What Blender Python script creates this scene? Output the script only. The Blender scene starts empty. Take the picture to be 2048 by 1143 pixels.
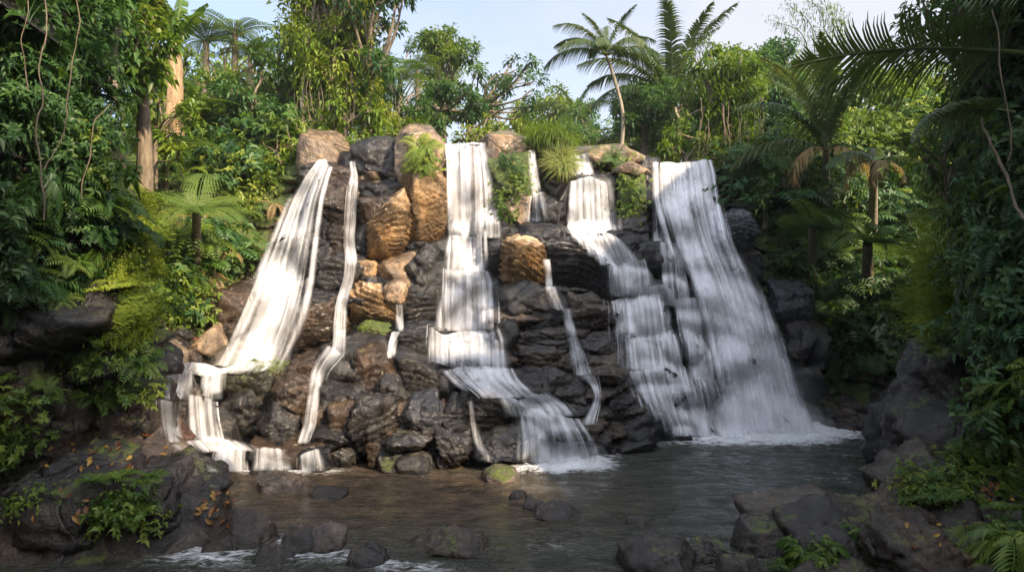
import bpy, math, random
import numpy as np
from mathutils import Vector, Matrix, Euler

sc = bpy.context.scene
C = sc.collection
R = math.radians
rng = np.random.default_rng(7)
random.seed(7)

# ------------------------------------------------------------------ camera
F, HC, HY, CX = 1300.0, 3.0, 640.0, 1024.0      # focal length in pixels, camera height, horizon row, centre column
cam = bpy.data.cameras.new('camera'); camo = bpy.data.objects.new('camera', cam); C.objects.link(camo)
cam.sensor_width = 36; cam.lens = 36*F/2048; cam.shift_y = (HY-571.5)/2048
cam.clip_start = 0.1; cam.clip_end = 1500
camo.location = (0, 0, HC); camo.rotation_euler = (R(90), 0, 0)
sc.camera = camo

# ------------------------------------------------------------------ light
SUN = Vector((0.66, -0.63, 0.62)).normalized()       # direction towards the sun
elev = math.asin(SUN.z); azim = math.atan2(SUN.x, SUN.y)
w = bpy.data.worlds.new('World'); sc.world = w; w.use_nodes = True
nt = w.node_tree; nt.nodes.clear()
def N(nt, t, **k):
    n = nt.nodes.new(t)
    for a, b in k.items():
        if a.startswith('i_'): n.inputs[a[2:].replace('_', ' ')].default_value = b
        else: setattr(n, a, b)
    return n
def LK(nt, a, b): nt.links.new(a, b)
out = N(nt, 'ShaderNodeOutputWorld'); bg = N(nt, 'ShaderNodeBackground', i_Strength=0.13)
sky = N(nt, 'ShaderNodeTexSky', sky_type='NISHITA', sun_disc=False, sun_elevation=elev, sun_rotation=azim,
        altitude=200, air_density=1.0, dust_density=2.5, ozone_density=1.0)
tc = N(nt, 'ShaderNodeTexCoord'); mp = N(nt, 'ShaderNodeMapping'); mp.inputs['Scale'].default_value = (1.0, 1.0, 2.6)
ns = N(nt, 'ShaderNodeTexNoise', i_Scale=1.6, i_Detail=5.0, i_Roughness=0.55)
rp = N(nt, 'ShaderNodeValToRGB'); rp.color_ramp.elements[0].position = 0.38; rp.color_ramp.elements[1].position = 0.72
LK(nt, tc.outputs['Generated'], mp.inputs[0]); LK(nt, mp.outputs[0], ns.inputs['Vector']); LK(nt, ns.outputs[0], rp.inputs[0])
# thin cloud thickens to the right-hand side of the view (world +X)
sx = N(nt, 'ShaderNodeSeparateXYZ'); LK(nt, tc.outputs['Generated'], sx.inputs[0])
mr = N(nt, 'ShaderNodeMapRange'); mr.inputs[1].default_value = -0.25; mr.inputs[2].default_value = 0.45
mr.inputs[3].default_value = 0.35; mr.inputs[4].default_value = 1.0; LK(nt, sx.outputs[0], mr.inputs[0])
mu = N(nt, 'ShaderNodeMath', operation='MULTIPLY'); LK(nt, rp.outputs[0], mu.inputs[0]); LK(nt, mr.outputs[0], mu.inputs[1])
ad = N(nt, 'ShaderNodeMath', operation='MULTIPLY_ADD'); ad.inputs[1].default_value = 0.5; LK(nt, mr.outputs[0], ad.inputs[0]); LK(nt, mu.outputs[0], ad.inputs[2])
cl = N(nt, 'ShaderNodeMath', operation='MINIMUM'); cl.inputs[1].default_value = 0.85; LK(nt, ad.outputs[0], cl.inputs[0])
mx = N(nt, 'ShaderNodeMix', data_type='RGBA'); 
# cloud behind the camera, unseen, is brightened as added fill light; thin veil ahead
cb = N(nt, 'ShaderNodeMapRange'); cb.inputs[1].default_value = 0.25; cb.inputs[2].default_value = -0.35; cb.inputs[3].default_value = 2.5; cb.inputs[4].default_value = 11.0; LK(nt, sx.outputs[1], cb.inputs[0])
cc = N(nt, 'ShaderNodeCombineColor'); LK(nt, cb.outputs[0], cc.inputs[0]); LK(nt, cb.outputs[0], cc.inputs[1]); c2 = N(nt, 'ShaderNodeMath', operation='MULTIPLY'); c2.inputs[1].default_value = 1.05; LK(nt, cb.outputs[0], c2.inputs[0]); LK(nt, c2.outputs[0], cc.inputs[2]); LK(nt, cc.outputs[0], mx.inputs[7])
LK(nt, cl.outputs[0], mx.inputs[0]); LK(nt, sky.outputs[0], mx.inputs[6]); LK(nt, mx.outputs[2], bg.inputs[0]); LK(nt, bg.outputs[0], out.inputs[0])
sl = bpy.data.lights.new('sun', 'SUN'); sl.energy = 3.9; sl.angle = R(1.2); sl.color = (1.0, 0.80, 0.56)
so = bpy.data.objects.new('sun', sl); C.objects.link(so); so.rotation_euler = SUN.to_track_quat('Z', 'Y').to_euler(); so.location = SUN*60
sc.view_settings.view_transform = 'Standard'; sc.view_settings.look = 'None'; sc.view_settings.gamma = 1
sc.view_settings.exposure = 1.5
sc.render.engine = 'CYCLES'
cy = sc.cycles
cy.max_bounces = 7; cy.diffuse_bounces = 3; cy.glossy_bounces = 3; cy.transmission_bounces = 3; cy.volume_bounces = 1; cy.transparent_max_bounces = 28
cy.use_denoising = True; cy.sample_clamp_indirect = 6; cy.caustics_reflective = False; cy.caustics_refractive = False

# ------------------------------------------------------------------ helpers
def P(px, py, Y): return np.array([(px-CX)/F*Y, Y, HC+(HY-py)/F*Y])
TAB = np.random.default_rng(3).random(8192).astype(np.float64)
def vn(p):
    i = np.floor(p).astype(np.int64); f = p-i; u = f*f*(3-2*f); r = 0
    for dx in (0, 1):
        for dy in (0, 1):
            for dz in (0, 1):
                h = ((i[:, 0]+dx)*73856093 ^ (i[:, 1]+dy)*19349663 ^ (i[:, 2]+dz)*83492791) & 8191
                r = r + TAB[h]*(u[:, 0] if dx else 1-u[:, 0])*(u[:, 1] if dy else 1-u[:, 1])*(u[:, 2] if dz else 1-u[:, 2])
    return r*2-1
def fbm(p, o=4, g=0.5, l=2.03):
    a, s, f = 1.0, 0, 1.0
    for k in range(o): s = s+a*vn(p*f+k*17.3); a *= g; f *= l
    return s
def sm(a, b, x):
    t = np.clip((x-a)/(b-a), 0, 1); return t*t*(3-2*t)
def mesh(name, v, f, mat=None, smooth=True, attrs=None, uv=None):
    me = bpy.data.meshes.new(name)
    v = np.asarray(v, dtype=np.float32)
    if isinstance(f, np.ndarray):
        nf, k = f.shape
        me.vertices.add(len(v)); me.vertices.foreach_set('co', v.ravel())
        me.loops.add(nf*k); me.loops.foreach_set('vertex_index', f.astype(np.int32).ravel())
        me.polygons.add(nf); me.polygons.foreach_set('loop_start', np.arange(0, nf*k, k, dtype=np.int32))
        me.update(calc_edges=True)
    else:
        me.from_pydata([tuple(x) for x in v], [], f)
    if smooth: me.polygons.foreach_set('use_smooth', np.ones(len(me.polygons), dtype=bool))
    for n, (dom, arr) in (attrs or {}).items():
        a = me.attributes.new(n, 'FLOAT', dom); a.data.foreach_set('value', np.asarray(arr, dtype=np.float32))
    if uv is not None:
        ul = me.uv_layers.new(name='UVMap'); li = np.empty(len(me.loops), dtype=np.int32); me.loops.foreach_get('vertex_index', li)
        ul.data.foreach_set('uv', np.asarray(uv, dtype=np.float32)[li].ravel())
    if mat: me.materials.append(mat)
    me.update(); me.validate()
    return me
def obj(name, me, parent=None, loc=None):
    o = bpy.data.objects.new(name, me); C.objects.link(o)
    if parent: o.parent = parent
    if loc is not None: o.location = loc
    return o
def tag(o, label, cat, group=None):
    o['label'] = label; o['category'] = cat
    if group: o['group'] = group
    return o
def struct(o, kind='structure', label=None, cat=None):
    o['kind'] = kind
    if label: o['label'] = label
    if cat: o['category'] = cat
    return o
def grid_faces(nr, nc):
    i = np.arange(nr-1)[:, None]*nc+np.arange(nc-1)[None, :]
    return np.stack([i, i+nc, i+nc+1, i+1], -1).reshape(-1, 4)
class Geo:      # collects triangles/quads as quads plus a per-face random value
    def __init__(s): s.v = []; s.f = []; s.a = []; s.n = 0
    def add(s, v, f, a):
        v = np.asarray(v, float).reshape(-1, 3); f = np.asarray(f)
        s.v.append(v); s.f.append(f+s.n); s.n += len(v)
        s.a.append(np.broadcast_to(np.asarray(a, float), (len(f),)))
    def mesh(s, name, mat, smooth=False):
        return mesh(name, np.concatenate(s.v), np.concatenate(s.f), mat, smooth, {'var': ('FACE', np.concatenate(s.a))})
def nz(a): return a/np.maximum(np.linalg.norm(a, axis=-1, keepdims=True), 1e-9)
def leaves(g, p, d, u, L, W, var, droop=0.25, fold=0.25):
    """n leaves: base p, direction d, up u. Each is 2 segments long with a folded midrib (4 quads)."""
    p = np.atleast_2d(p); n = len(p); d = nz(np.broadcast_to(d, (n, 3)).astype(float)); u = np.broadcast_to(u, (n, 3))
    s = nz(np.cross(d, u)); u = np.cross(s, d)
    L = np.broadcast_to(L, (n,))[:, None]; W = np.broadcast_to(W, (n,))[:, None]
    dn = np.array([0, 0, -1.0])
    m = p+d*L*0.45; t = p+d*L+dn*L*droop
    m = m-dn*L*droop*0.1
    a = m+s*W*0.5+u*W*fold; b = m-s*W*0.5+u*W*fold
    v = np.stack([p, a, t, b, m], 1).reshape(-1, 3)
    i = np.arange(n)[:, None]*5
    f = np.concatenate([i+np.array([0, 4, 2, 1]), i+np.array([0, 3, 2, 4])])
    g.add(v, f, np.tile(np.broadcast_to(var, (n,)), 2))
def tube(g, pts, rad, k=6, var=0.5, cap=False):
    pts = np.asarray(pts, float); n = len(pts); rad = np.broadcast_to(rad, (n,)).astype(float)
    t = nz(np.gradient(pts, axis=0)); ref = np.array([0.3, 1.0, 0.2]) if abs(t[0][2]) > 0.7 else np.array([0, 0, 1.0])
    s = nz(np.cross(t, ref)); b = np.cross(t, s)
    an = np.arange(k)*2*math.pi/k
    v = pts[:, None]+rad[:, None, None]*(s[:, None]*np.cos(an)[None, :, None]+b[:, None]*np.sin(an)[None, :, None])
    i = np.arange(n-1)[:, None]*k+np.arange(k)[None]; j = np.arange(n-1)[:, None]*k+(np.arange(k)[None]+1) % k
    f = np.stack([i, j, j+k, i+k], -1).reshape(-1, 4)
    g.add(v.reshape(-1, 3), f, var)
def spline(pts, n):
    pts = np.asarray(pts, float); q = np.vstack([2*pts[0]-pts[1], pts, 2*pts[-1]-pts[-2]]); o = []
    m = len(pts)-1
    for x in np.linspace(0, m-1e-6, n):
        i = int(x); t = x-i; a, b, c, d = q[i:i+4]
        o.append(0.5*((2*b)+(c-a)*t+(2*a-5*b+4*c-d)*t*t+(3*b-a-3*c+d)*t**3))
    return np.array(o)
def rbf(ctrl, smooth=1e-3):
    c = np.array(ctrl, float); xy = c[:, :2]/1000; n = len(c)
    def k(d): return np.where(d > 1e-9, d*d*np.log(np.maximum(d, 1e-9)), 0)
    A = np.zeros((n+3, n+3)); A[:n, :n] = k(np.linalg.norm(xy[:, None]-xy[None], axis=2))+np.eye(n)*smooth
    A[:n, n] = 1; A[:n, n+1:] = xy; A[n, :n] = 1; A[n+1:, :n] = xy.T
    s = np.linalg.solve(A, np.concatenate([c[:, 2], np.zeros(3)]))
    def f(x, y):
        q = np.stack([np.ravel(x), np.ravel(y)], 1)/1000; r = np.empty(len(q))
        for i in range(0, len(q), 20000):
            z = q[i:i+20000]; r[i:i+20000] = k(np.linalg.norm(z[:, None]-xy[None], axis=2))@s[:n]+s[n]+z@s[n+1:]
        return r.reshape(np.shape(x))
    return f

# ------------------------------------------------------------------ materials
def newmat(name):
    m = bpy.data.materials.new(name); m.use_nodes = True; nt = m.node_tree
    return m, nt, nt.nodes['Principled BSDF'], nt.nodes['Material Output']
def ramp(nt, fac, stops):
    r = N(nt, 'ShaderNodeValToRGB'); e = r.color_ramp.elements
    while len(e) < len(stops): e.new(0.5)
    for i, (p, c) in enumerate(stops): e[i].position = p; e[i].color = (*c, 1) if len(c) == 3 else c
    LK(nt, fac, r.inputs[0]); return r.outputs[0]
def mixc(nt, fac, a, b, mode='MIX'):
    m = N(nt, 'ShaderNodeMix', data_type='RGBA', blend_type=mode)
    for s, v in ((0, fac), (6, a), (7, b)):
        if hasattr(v, 'node'): LK(nt, v, m.inputs[s])
        else: m.inputs[s].default_value = v if s == 0 else ((*v, 1) if len(v) == 3 else v)
    return m.outputs[2]
def math_(nt, op, a, b=None, c=None):
    m = N(nt, 'ShaderNodeMath', operation=op)
    for i, v in enumerate((a, b, c)):
        if v is None: continue
        if hasattr(v, 'node'): LK(nt, v, m.inputs[i])
        else: m.inputs[i].default_value = v
    return m.outputs[0]
def noise(nt, vec, scale, detail=4, rough=0.55, dist=0):
    n = N(nt, 'ShaderNodeTexNoise', i_Scale=scale, i_Detail=detail, i_Roughness=rough, i_Distortion=dist)
    if vec: LK(nt, vec, n.inputs['Vector'])
    return n.outputs[0]
def maprange(nt, v, a, b, c=0, d=1):
    m = N(nt, 'ShaderNodeMapRange'); LK(nt, v, m.inputs[0])
    for i, x in enumerate((a, b, c, d)): m.inputs[i+1].default_value = x
    return m.outputs[0]
def rock_mat(name, terrain=False, rough=(0.04, 0.2)):
    m, nt, b, o = newmat(name)
    ge = N(nt, 'ShaderNodeNewGeometry'); oi = N(nt, 'ShaderNodeObjectInfo')
    pos = ge.outputs['Position']
    if terrain:
        at = N(nt, 'ShaderNodeAttribute', attribute_name='tint'); mo = N(nt, 'ShaderNodeAttribute', attribute_name='moss').outputs['Fac']
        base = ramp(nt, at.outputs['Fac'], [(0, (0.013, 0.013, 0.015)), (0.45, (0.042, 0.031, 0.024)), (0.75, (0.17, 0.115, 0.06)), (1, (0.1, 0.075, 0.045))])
    else:
        base = oi.outputs['Color']; mo = N(nt, 'ShaderNodeAttribute', attribute_name='moss', attribute_type='OBJECT').outputs['Fac']
    n1 = noise(nt, pos, 1.3, 5, 0.6); n2 = noise(nt, pos, 7.0, 6, 0.65, 0.6); n3 = noise(nt, pos, 30, 4, 0.7)
    v1 = ramp(nt, n1, [(0.3, (0.45, 0.45, 0.47)), (0.5, (1, 1, 1)), (0.7, (1.7, 1.5, 1.25))])
    v2 = ramp(nt, n2, [(0.3, (0.55, 0.55, 0.55)), (0.55, (1.05, 1.05, 1.05)), (0.75, (1.6, 1.55, 1.45))])
    col = mixc(nt, 1, mixc(nt, 1, base, v1, 'MULTIPLY'), v2, 'MULTIPLY'); b.inputs['Coat Weight'].default_value = 0.0; b.inputs['Coat Roughness'].default_value = 0.12
    if not terrain:
        pt = maprange(nt, noise(nt, pos, 1.9, 4, 0.6, 1.2), 0.38, 0.60)
        col = mixc(nt, math_(nt, 'MULTIPLY', pt, 0.72), col, mixc(nt, 1, col, (0.32, 0.28, 0.27), 'MULTIPLY'))
    # moss on faces that look up, broken by noise
    sz = N(nt, 'ShaderNodeSeparateXYZ'); LK(nt, ge.outputs['Normal'], sz.inputs[0])
    up = math_(nt, 'MULTIPLY_ADD', sz.outputs[2], 0.35, n1); up = math_(nt, 'MULTIPLY_ADD', n3, 0.35, up); up = math_(nt, 'MULTIPLY_ADD', math_(nt, 'SUBTRACT', n2, 0.5), 0.7, up)
    mf = maprange(nt, math_(nt, 'MULTIPLY_ADD', mo, 1.0, up), 1.14, 1.32)
    mc = ramp(nt, n2, [(0.3, (0.022, 0.036, 0.006)), (0.55, (0.06, 0.085, 0.012)), (0.75, (0.14, 0.15, 0.025))])
    col = mixc(nt, mf, col, mc); LK(nt, col, b.inputs['Base Color'])
    ro = maprange(nt, n2, 0.35, 0.65, rough[0], rough[1]); ro = math_(nt, 'MULTIPLY_ADD', mf, 0.6, ro)
    LK(nt, math_(nt, 'MINIMUM', ro, 0.95), b.inputs['Roughness'])
    b.inputs['IOR'].default_value = 1.53
    # strata ribs, cracks and grain
    tc = N(nt, 'ShaderNodeTexCoord'); mp = N(nt, 'ShaderNodeMapping'); LK(nt, pos if terrain else tc.outputs['Object'], mp.inputs[0])
    mp.inputs['Rotation'].default_value = (0.35, 0.25, 0.1)
    wv = N(nt, 'ShaderNodeTexWave', wave_type='BANDS', bands_direction='Z', wave_profile='SAW', i_Scale=2.6, i_Distortion=3.2, i_Detail=2.0)
    wv.inputs['Detail Scale'].default_value = 0.55; wv.inputs['Detail Roughness'].default_value = 0.5
    LK(nt, mp.outputs[0], wv.inputs['Vector'])
    vo = N(nt, 'ShaderNodeTexVoronoi', feature='DISTANCE_TO_EDGE', i_Scale=0.9)
    nd = mixc(nt, 0.6, pos, N(nt, 'ShaderNodeTexNoise', i_Scale=1.5).outputs['Color'], 'ADD'); LK(nt, nd, vo.inputs['Vector'])
    ck = maprange(nt, vo.outputs['Distance'], 0, 0.025)
    sa = oi.outputs['Alpha'] if not terrain else 0.1
    h = math_(nt, 'MULTIPLY', wv.outputs[0], sa)
    h = math_(nt, 'MULTIPLY_ADD', n2, 0.8, h); h = math_(nt, 'MULTIPLY_ADD', n3, 0.34, h); h = math_(nt, 'MULTIPLY_ADD', ck, 0.22, h)
    bp = N(nt, 'ShaderNodeBump', i_Strength=0.75, i_Distance=0.09); LK(nt, h, bp.inputs['Height']); LK(nt, bp.outputs[0], b.inputs['Normal'])
    return m
M = {}
M['rock'] = rock_mat('wet_rock'); M['cliff'] = rock_mat('cliff_rock', True)
M['soil'] = rock_mat('bank_rock', True, (0.35, 0.8))
def leaf_mat(name, a, b_, c, trans=0.35, rough=0.42):
    m, nt, b, o = newmat(name)
    oi = N(nt, 'ShaderNodeObjectInfo'); at = N(nt, 'ShaderNodeAttribute', attribute_name='var')
    f = math_(nt, 'MULTIPLY_ADD', oi.outputs['Random'], 0.4, math_(nt, 'MULTIPLY', at.outputs['Fac'], 0.7))
    col = ramp(nt, f, [(0.05, a), (0.5, b_), (0.95, c)])
    LK(nt, col, b.inputs['Base Color']); b.inputs['Roughness'].default_value = rough; b.inputs['IOR'].default_value = 1.38
    t = N(nt, 'ShaderNodeBsdfTranslucent'); LK(nt, mixc(nt, 1, col, (1.5, 1.5, 0.7), 'MULTIPLY'), t.inputs[0])
    ms = N(nt, 'ShaderNodeMixShader'); ms.inputs[0].default_value = trans
    LK(nt, b.outputs[0], ms.inputs[1]); LK(nt, t.outputs[0], ms.inputs[2]); LK(nt, ms.outputs[0], o.inputs[0])
    return m
M['leaf'] = leaf_mat('leaf_green', (0.02, 0.055, 0.010), (0.065, 0.13, 0.018), (0.17, 0.22, 0.03))
M['lime'] = leaf_mat('leaf_lime', (0.045, 0.085, 0.012), (0.115, 0.19, 0.022), (0.25, 0.28, 0.04))
M['dark'] = leaf_mat('leaf_dark', (0.018, 0.05, 0.018), (0.038, 0.095, 0.028), (0.085, 0.16, 0.045))
M['fern'] = leaf_mat('leaf_fern', (0.035, 0.08, 0.015), (0.075, 0.14, 0.025), (0.15, 0.2, 0.045))
M['palm'] = leaf_mat('leaf_palm', (0.02, 0.045, 0.014), (0.05, 0.085, 0.025), (0.12, 0.14, 0.05), 0.25, 0.35)
M['dry'] = leaf_mat('leaf_dry', (0.16, 0.09, 0.03), (0.28, 0.18, 0.08), (0.4, 0.3, 0.17))
M['mossy'] = leaf_mat('moss_green', (0.06, 0.10, 0.012), (0.15, 0.21, 0.02), (0.27, 0.32, 0.035), 0.3, 0.8)
M['fall'] = leaf_mat('leaf_fallen', (0.08, 0.02, 0.010), (0.17, 0.07, 0.022), (0.38, 0.24, 0.05), 0.15, 0.45)
def bark_mat(name, a, b_):
    m, nt, b, o = newmat(name); tc = N(nt, 'ShaderNodeTexCoord'); mp = N(nt, 'ShaderNodeMapping'); mp.inputs['Scale'].default_value = (9, 9, 2.2)
    LK(nt, tc.outputs['Object'], mp.inputs[0]); n = noise(nt, mp.outputs[0], 1.5, 6, 0.65)
    LK(nt, ramp(nt, n, [(0.3, a), (0.7, b_)]), b.inputs['Base Color']); b.inputs['Roughness'].default_value = 0.85
    bp = N(nt, 'ShaderNodeBump', i_Strength=0.8, i_Distance=0.04); LK(nt, n, bp.inputs['Height']); LK(nt, bp.outputs[0], b.inputs['Normal'])
    return m
M['bark'] = bark_mat('bark_brown', (0.07, 0.05, 0.035), (0.24, 0.19, 0.13))
M['pale'] = bark_mat('bark_pale', (0.10, 0.08, 0.055), (0.36, 0.31, 0.24))
M['vine'] = bark_mat('vine_bark', (0.06, 0.045, 0.028), (0.17, 0.13, 0.085))
def water_mat():
    m, nt, b, o = newmat('falling_water')
    cv = N(nt, 'ShaderNodeAttribute', attribute_name='cover').outputs['Fac']; th = N(nt, 'ShaderNodeAttribute', attribute_name='thick').outputs['Fac']
    uv = N(nt, 'ShaderNodeUVMap')
    def st(su, sv, det, ro=0.5):
        mp = N(nt, 'ShaderNodeMapping'); mp.inputs['Scale'].default_value = (su, sv, 1); LK(nt, uv.outputs[0], mp.inputs[0])
        return noise(nt, mp.outputs[0], 1.0, det, ro, 0.15)
    a = st(2.0, 0.10, 2); b1 = st(8.5, 0.14, 3); c = st(24, 0.2, 1)
    s = math_(nt, 'MULTIPLY', a, 0.35); s = math_(nt, 'MULTIPLY_ADD', b1, 0.95, s); s = math_(nt, 'MULTIPLY_ADD', c, 0.3, s)   # mean 0.975
    isst = math_(nt, 'GREATER_THAN', cv, 1.5)
    ef = math_(nt, 'MULTIPLY_ADD', math_(nt, 'SUBTRACT', b1, 0.5), 1.3, cv); ef = math_(nt, 'MULTIPLY_ADD', math_(nt, 'SUBTRACT', a, 0.5), 0.8, ef)
    ef = math_(nt, 'MULTIPLY', maprange(nt, ef, 0.1, 1.0), maprange(nt, cv, 0.0, 0.65))
    al = math_(nt, 'MULTIPLY_ADD', math_(nt, 'SUBTRACT', s, 0.80), 1.5, th)
    al = maprange(nt, al, 0.0, 1.0); al = math_(nt, 'MULTIPLY', al, ef)
    ss = math_(nt, 'MULTIPLY', math_(nt, 'SUBTRACT', cv, 2.0), math_(nt, 'MULTIPLY', th, maprange(nt, s, 0.6, 1.0, 0.6, 1.15)))
    al = math_(nt, 'ADD', math_(nt, 'MULTIPLY', al, math_(nt, 'SUBTRACT', 1.0, isst)), math_(nt, 'MULTIPLY', ss, isst))
    mg = N(nt, 'ShaderNodeMapping'); mg.inputs['Scale'].default_value = (0.8, 0.55, 0.8); ge = N(nt, 'ShaderNodeNewGeometry'); LK(nt, ge.outputs['Position'], mg.inputs[0])
    gp = maprange(nt, noise(nt, mg.outputs[0], 1.7, 3, 0.55, 0.4), 0.34, 0.48, 0.5, 1.0)
    gp = math_(nt, 'MAXIMUM', gp, maprange(nt, th, 0.75, 1.05)); al = math_(nt, 'MULTIPLY', al, gp)
    al = math_(nt, 'MAXIMUM', math_(nt, 'MINIMUM', al, 0.96), 0.0)
    tr = N(nt, 'ShaderNodeBsdfTransparent'); df = N(nt, 'ShaderNodeBsdfDiffuse'); df.inputs[0].default_value = (0.88, 0.89, 0.93, 1)
    tl = N(nt, 'ShaderNodeBsdfTranslucent'); tl.inputs[0].default_value = (0.88, 0.89, 0.93, 1)
    m1 = N(nt, 'ShaderNodeMixShader'); m1.inputs[0].default_value = 0.4; LK(nt, df.outputs[0], m1.inputs[1]); LK(nt, tl.outputs[0], m1.inputs[2])
    m2 = N(nt, 'ShaderNodeMixShader'); LK(nt, al, m2.inputs[0]); LK(nt, tr.outputs[0], m2.inputs[1]); LK(nt, m1.outputs[0], m2.inputs[2])
    LK(nt, m2.outputs[0], o.inputs[0]); return m
M['fallwater'] = water_mat()
def pool_mat():
    m, nt, b, o = newmat('pool_water')
    fo = N(nt, 'ShaderNodeAttribute', attribute_name='foam').outputs['Fac']; br = N(nt, 'ShaderNodeAttribute', attribute_name='silt').outputs['Fac']
    ge = N(nt, 'ShaderNodeNewGeometry'); pos = ge.outputs['Position']
    mp = N(nt, 'ShaderNodeMapping'); mp.inputs['Scale'].default_value = (1.0, 2.4, 1); mp.inputs['Rotation'].default_value = (0, 0, 0.25); LK(nt, pos, mp.inputs[0])
    n1 = noise(nt, mp.outputs[0], 1.1, 4, 0.6, 0.8); n2 = noise(nt, mp.outputs[0], 4.5, 3, 0.6, 1.0); n3 = noise(nt, pos, 14, 3, 0.6)
    deep = ramp(nt, n1, [(0.35, (0.022, 0.027, 0.021)), (0.65, (0.055, 0.06, 0.046))])
    bed = N(nt, 'ShaderNodeTexVoronoi', i_Scale=3.5, i_Randomness=1.0); LK(nt, pos, bed.inputs['Vector'])
    silt = ramp(nt, noise(nt, pos, 2.2, 5, 0.6), [(0.3, (0.03, 0.02, 0.012)), (0.5, (0.08, 0.053, 0.031)), (0.72, (0.17, 0.115, 0.065))])
    col = mixc(nt, br, deep, silt)
    fs = math_(nt, 'MULTIPLY_ADD', math_(nt, 'SUBTRACT', n2, 0.5), 1.7, fo); fs = math_(nt, 'MULTIPLY_ADD', math_(nt, 'SUBTRACT', n3, 0.5), 0.6, fs)
    ff = maprange(nt, fs, 0.28, 0.85); ff = math_(nt, 'MULTIPLY', ff, maprange(nt, fo, 0.12, 0.5))
    col = mixc(nt, ff, col, (0.78, 0.8, 0.83)); LK(nt, col, b.inputs['Base Color'])
    LK(nt, math_(nt, 'MULTIPLY_ADD', ff, 0.6, 0.07), b.inputs['Roughness']); b.inputs['IOR'].default_value = 1.33
    h = math_(nt, 'MULTIPLY_ADD', n2, 0.6, n1); h = math_(nt, 'MULTIPLY_ADD', n3, 0.16, h)
    bp = N(nt, 'ShaderNodeBump', i_Strength=0.9, i_Distance=0.32); LK(nt, h, bp.inputs['Height']); LK(nt, bp.outputs[0], b.inputs['Normal'])
    return m
M['pool'] = pool_mat()

# ------------------------------------------------------------------ ground, river bed, pool
GORGE = np.array([(-7.4,-14),(-7.4,4),(-8.2,8),(-11,12),(-13.5,17),(-13.5,22),(-7,22.6),(-3,22.2),(8,22.8),(10,26),(17,27),(19,22),(15.5,15),(11,10.5),(9,5),(8,-14)], float)
def poly_sd(p, poly):
    a = poly; b = np.roll(poly, -1, 0); d = np.full(len(p), 1e9); ins = np.zeros(len(p), bool)
    for i in range(len(a)):
        e = b[i]-a[i]; w_ = p-a[i]; t = np.clip((w_@e)/(e@e), 0, 1); d = np.minimum(d, np.linalg.norm(w_-t[:, None]*e, axis=1))
        c = ((a[i, 1] <= p[:, 1]) != (b[i, 1] <= p[:, 1]))
        with np.errstate(divide='ignore', invalid='ignore'): x = a[i, 0]+(p[:, 1]-a[i, 1])*e[0]/e[1]
        ins ^= c & (p[:, 0] < x)
    return np.where(ins, -d, d)
def ground_z(x, y):
    p = np.stack([np.ravel(x), np.ravel(y)], 1); d = poly_sd(p, GORGE)
    ax = p[:, 0]; side = sm(4.5, 11, np.abs(ax-0.5))
    top = 7.3+side*2.2
    hill = np.clip(d-2, 0, 200)*(0.10+0.12*side)*np.where(ax < 0, 1.25, 0.9); hill = 16*(1-np.exp(-hill/16))
    z = -0.7+(top+0.7)*sm(-0.6, 1.8, d)+hill*sm(1, 3, d)
    z += 0.35*fbm(np.stack([p[:, 0]*0.35, p[:, 1]*0.35, p[:, 0]*0], 1), 3)*sm(0, 2, d)
    return z.reshape(np.shape(x))
ax_ = np.concatenate([[-700, -400, -200, -120, -80], np.arange(-50, 50.01, 0.6), [80, 120, 200, 400, 700]])
ay_ = np.concatenate([[-500, -250, -100, -50], np.arange(-20, 70.01, 0.6), [80, 110, 160, 300, 600, 1000]])
gx, gy = np.meshgrid(ax_, ay_); gz = ground_z(gx, gy)
vv = np.stack([gx, gy, gz], -1).reshape(-1, 3)
struct(obj('ground', mesh('ground', vv, grid_faces(len(ay_), len(ax_))[:, ::-1].copy(), M['soil'], True,
    {'tint': ('POINT', np.full(len(vv), 0.3)), 'moss': ('POINT', np.full(len(vv), 0.75))})), 'structure', 'dark mossy soil of the gorge banks and plateau', 'ground')

def lin(pts, x):
    pts = np.array(pts, float); return np.interp(x, pts[:, 0], pts[:, 1])
# pool sheet: foam and silt as per-vertex amounts
wx, wy = np.arange(-13, 17.01, 0.1), np.arange(-12, 23.01, 0.1)
gx, gy = np.meshgrid(wx, wy); x, y = gx.ravel(), gy.ravel()
PX = CX+F*x/np.maximum(y, 0.5); PY = HY+F*HC/np.maximum(y, 0.5)
def blob(cx, cy, rx, ry, p=2): return np.exp(-(np.abs((PX-cx)/rx)**p+np.abs((PY-cy)/ry)**p))
foam = np.maximum.reduce([1.6*blob(1520, 866, 165, 24, 3), 1.0*blob(1640, 868, 120, 14), 0.55*blob(1350, 885, 120, 12), 1.5*blob(1110, 928, 115, 17, 3), 0.9*blob(1150, 912, 90, 15),
    0.9*blob(580, 942, 110, 11), 0.9*blob(470, 930, 60, 14), 0.55*blob(420, 955, 60, 10), 0.42*blob(1010, 928, 50, 8),
    0.62*blob(420, 1110, 140, 34), 0.6*blob(620, 1108, 140, 32), 0.55*blob(560, 1085, 60, 22), 0.5*blob(820, 1135, 130, 20), 0.25*blob(1100, 1090, 170, 38),
    0.30*blob(1700, 950, 110, 35), 0.28*blob(1480, 930, 240, 28), 0.3*blob(300, 1125, 90, 14)])
silt = np.clip(0.95*np.exp(-((PX-650)/330)**2-((PY-985)/75)**2)+0.5*np.exp(-((PX-980)/250)**2-((PY-1000)/60)**2), 0, 1)
q = np.stack([x*0.5, y*0.9, x*0], 1)
zz = 0.025*fbm(q, 3)+0.012*fbm(q*4.0, 2)+0.13*np.clip(foam, 0, 1)*np.abs(fbm(q*3.1, 3))
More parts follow.
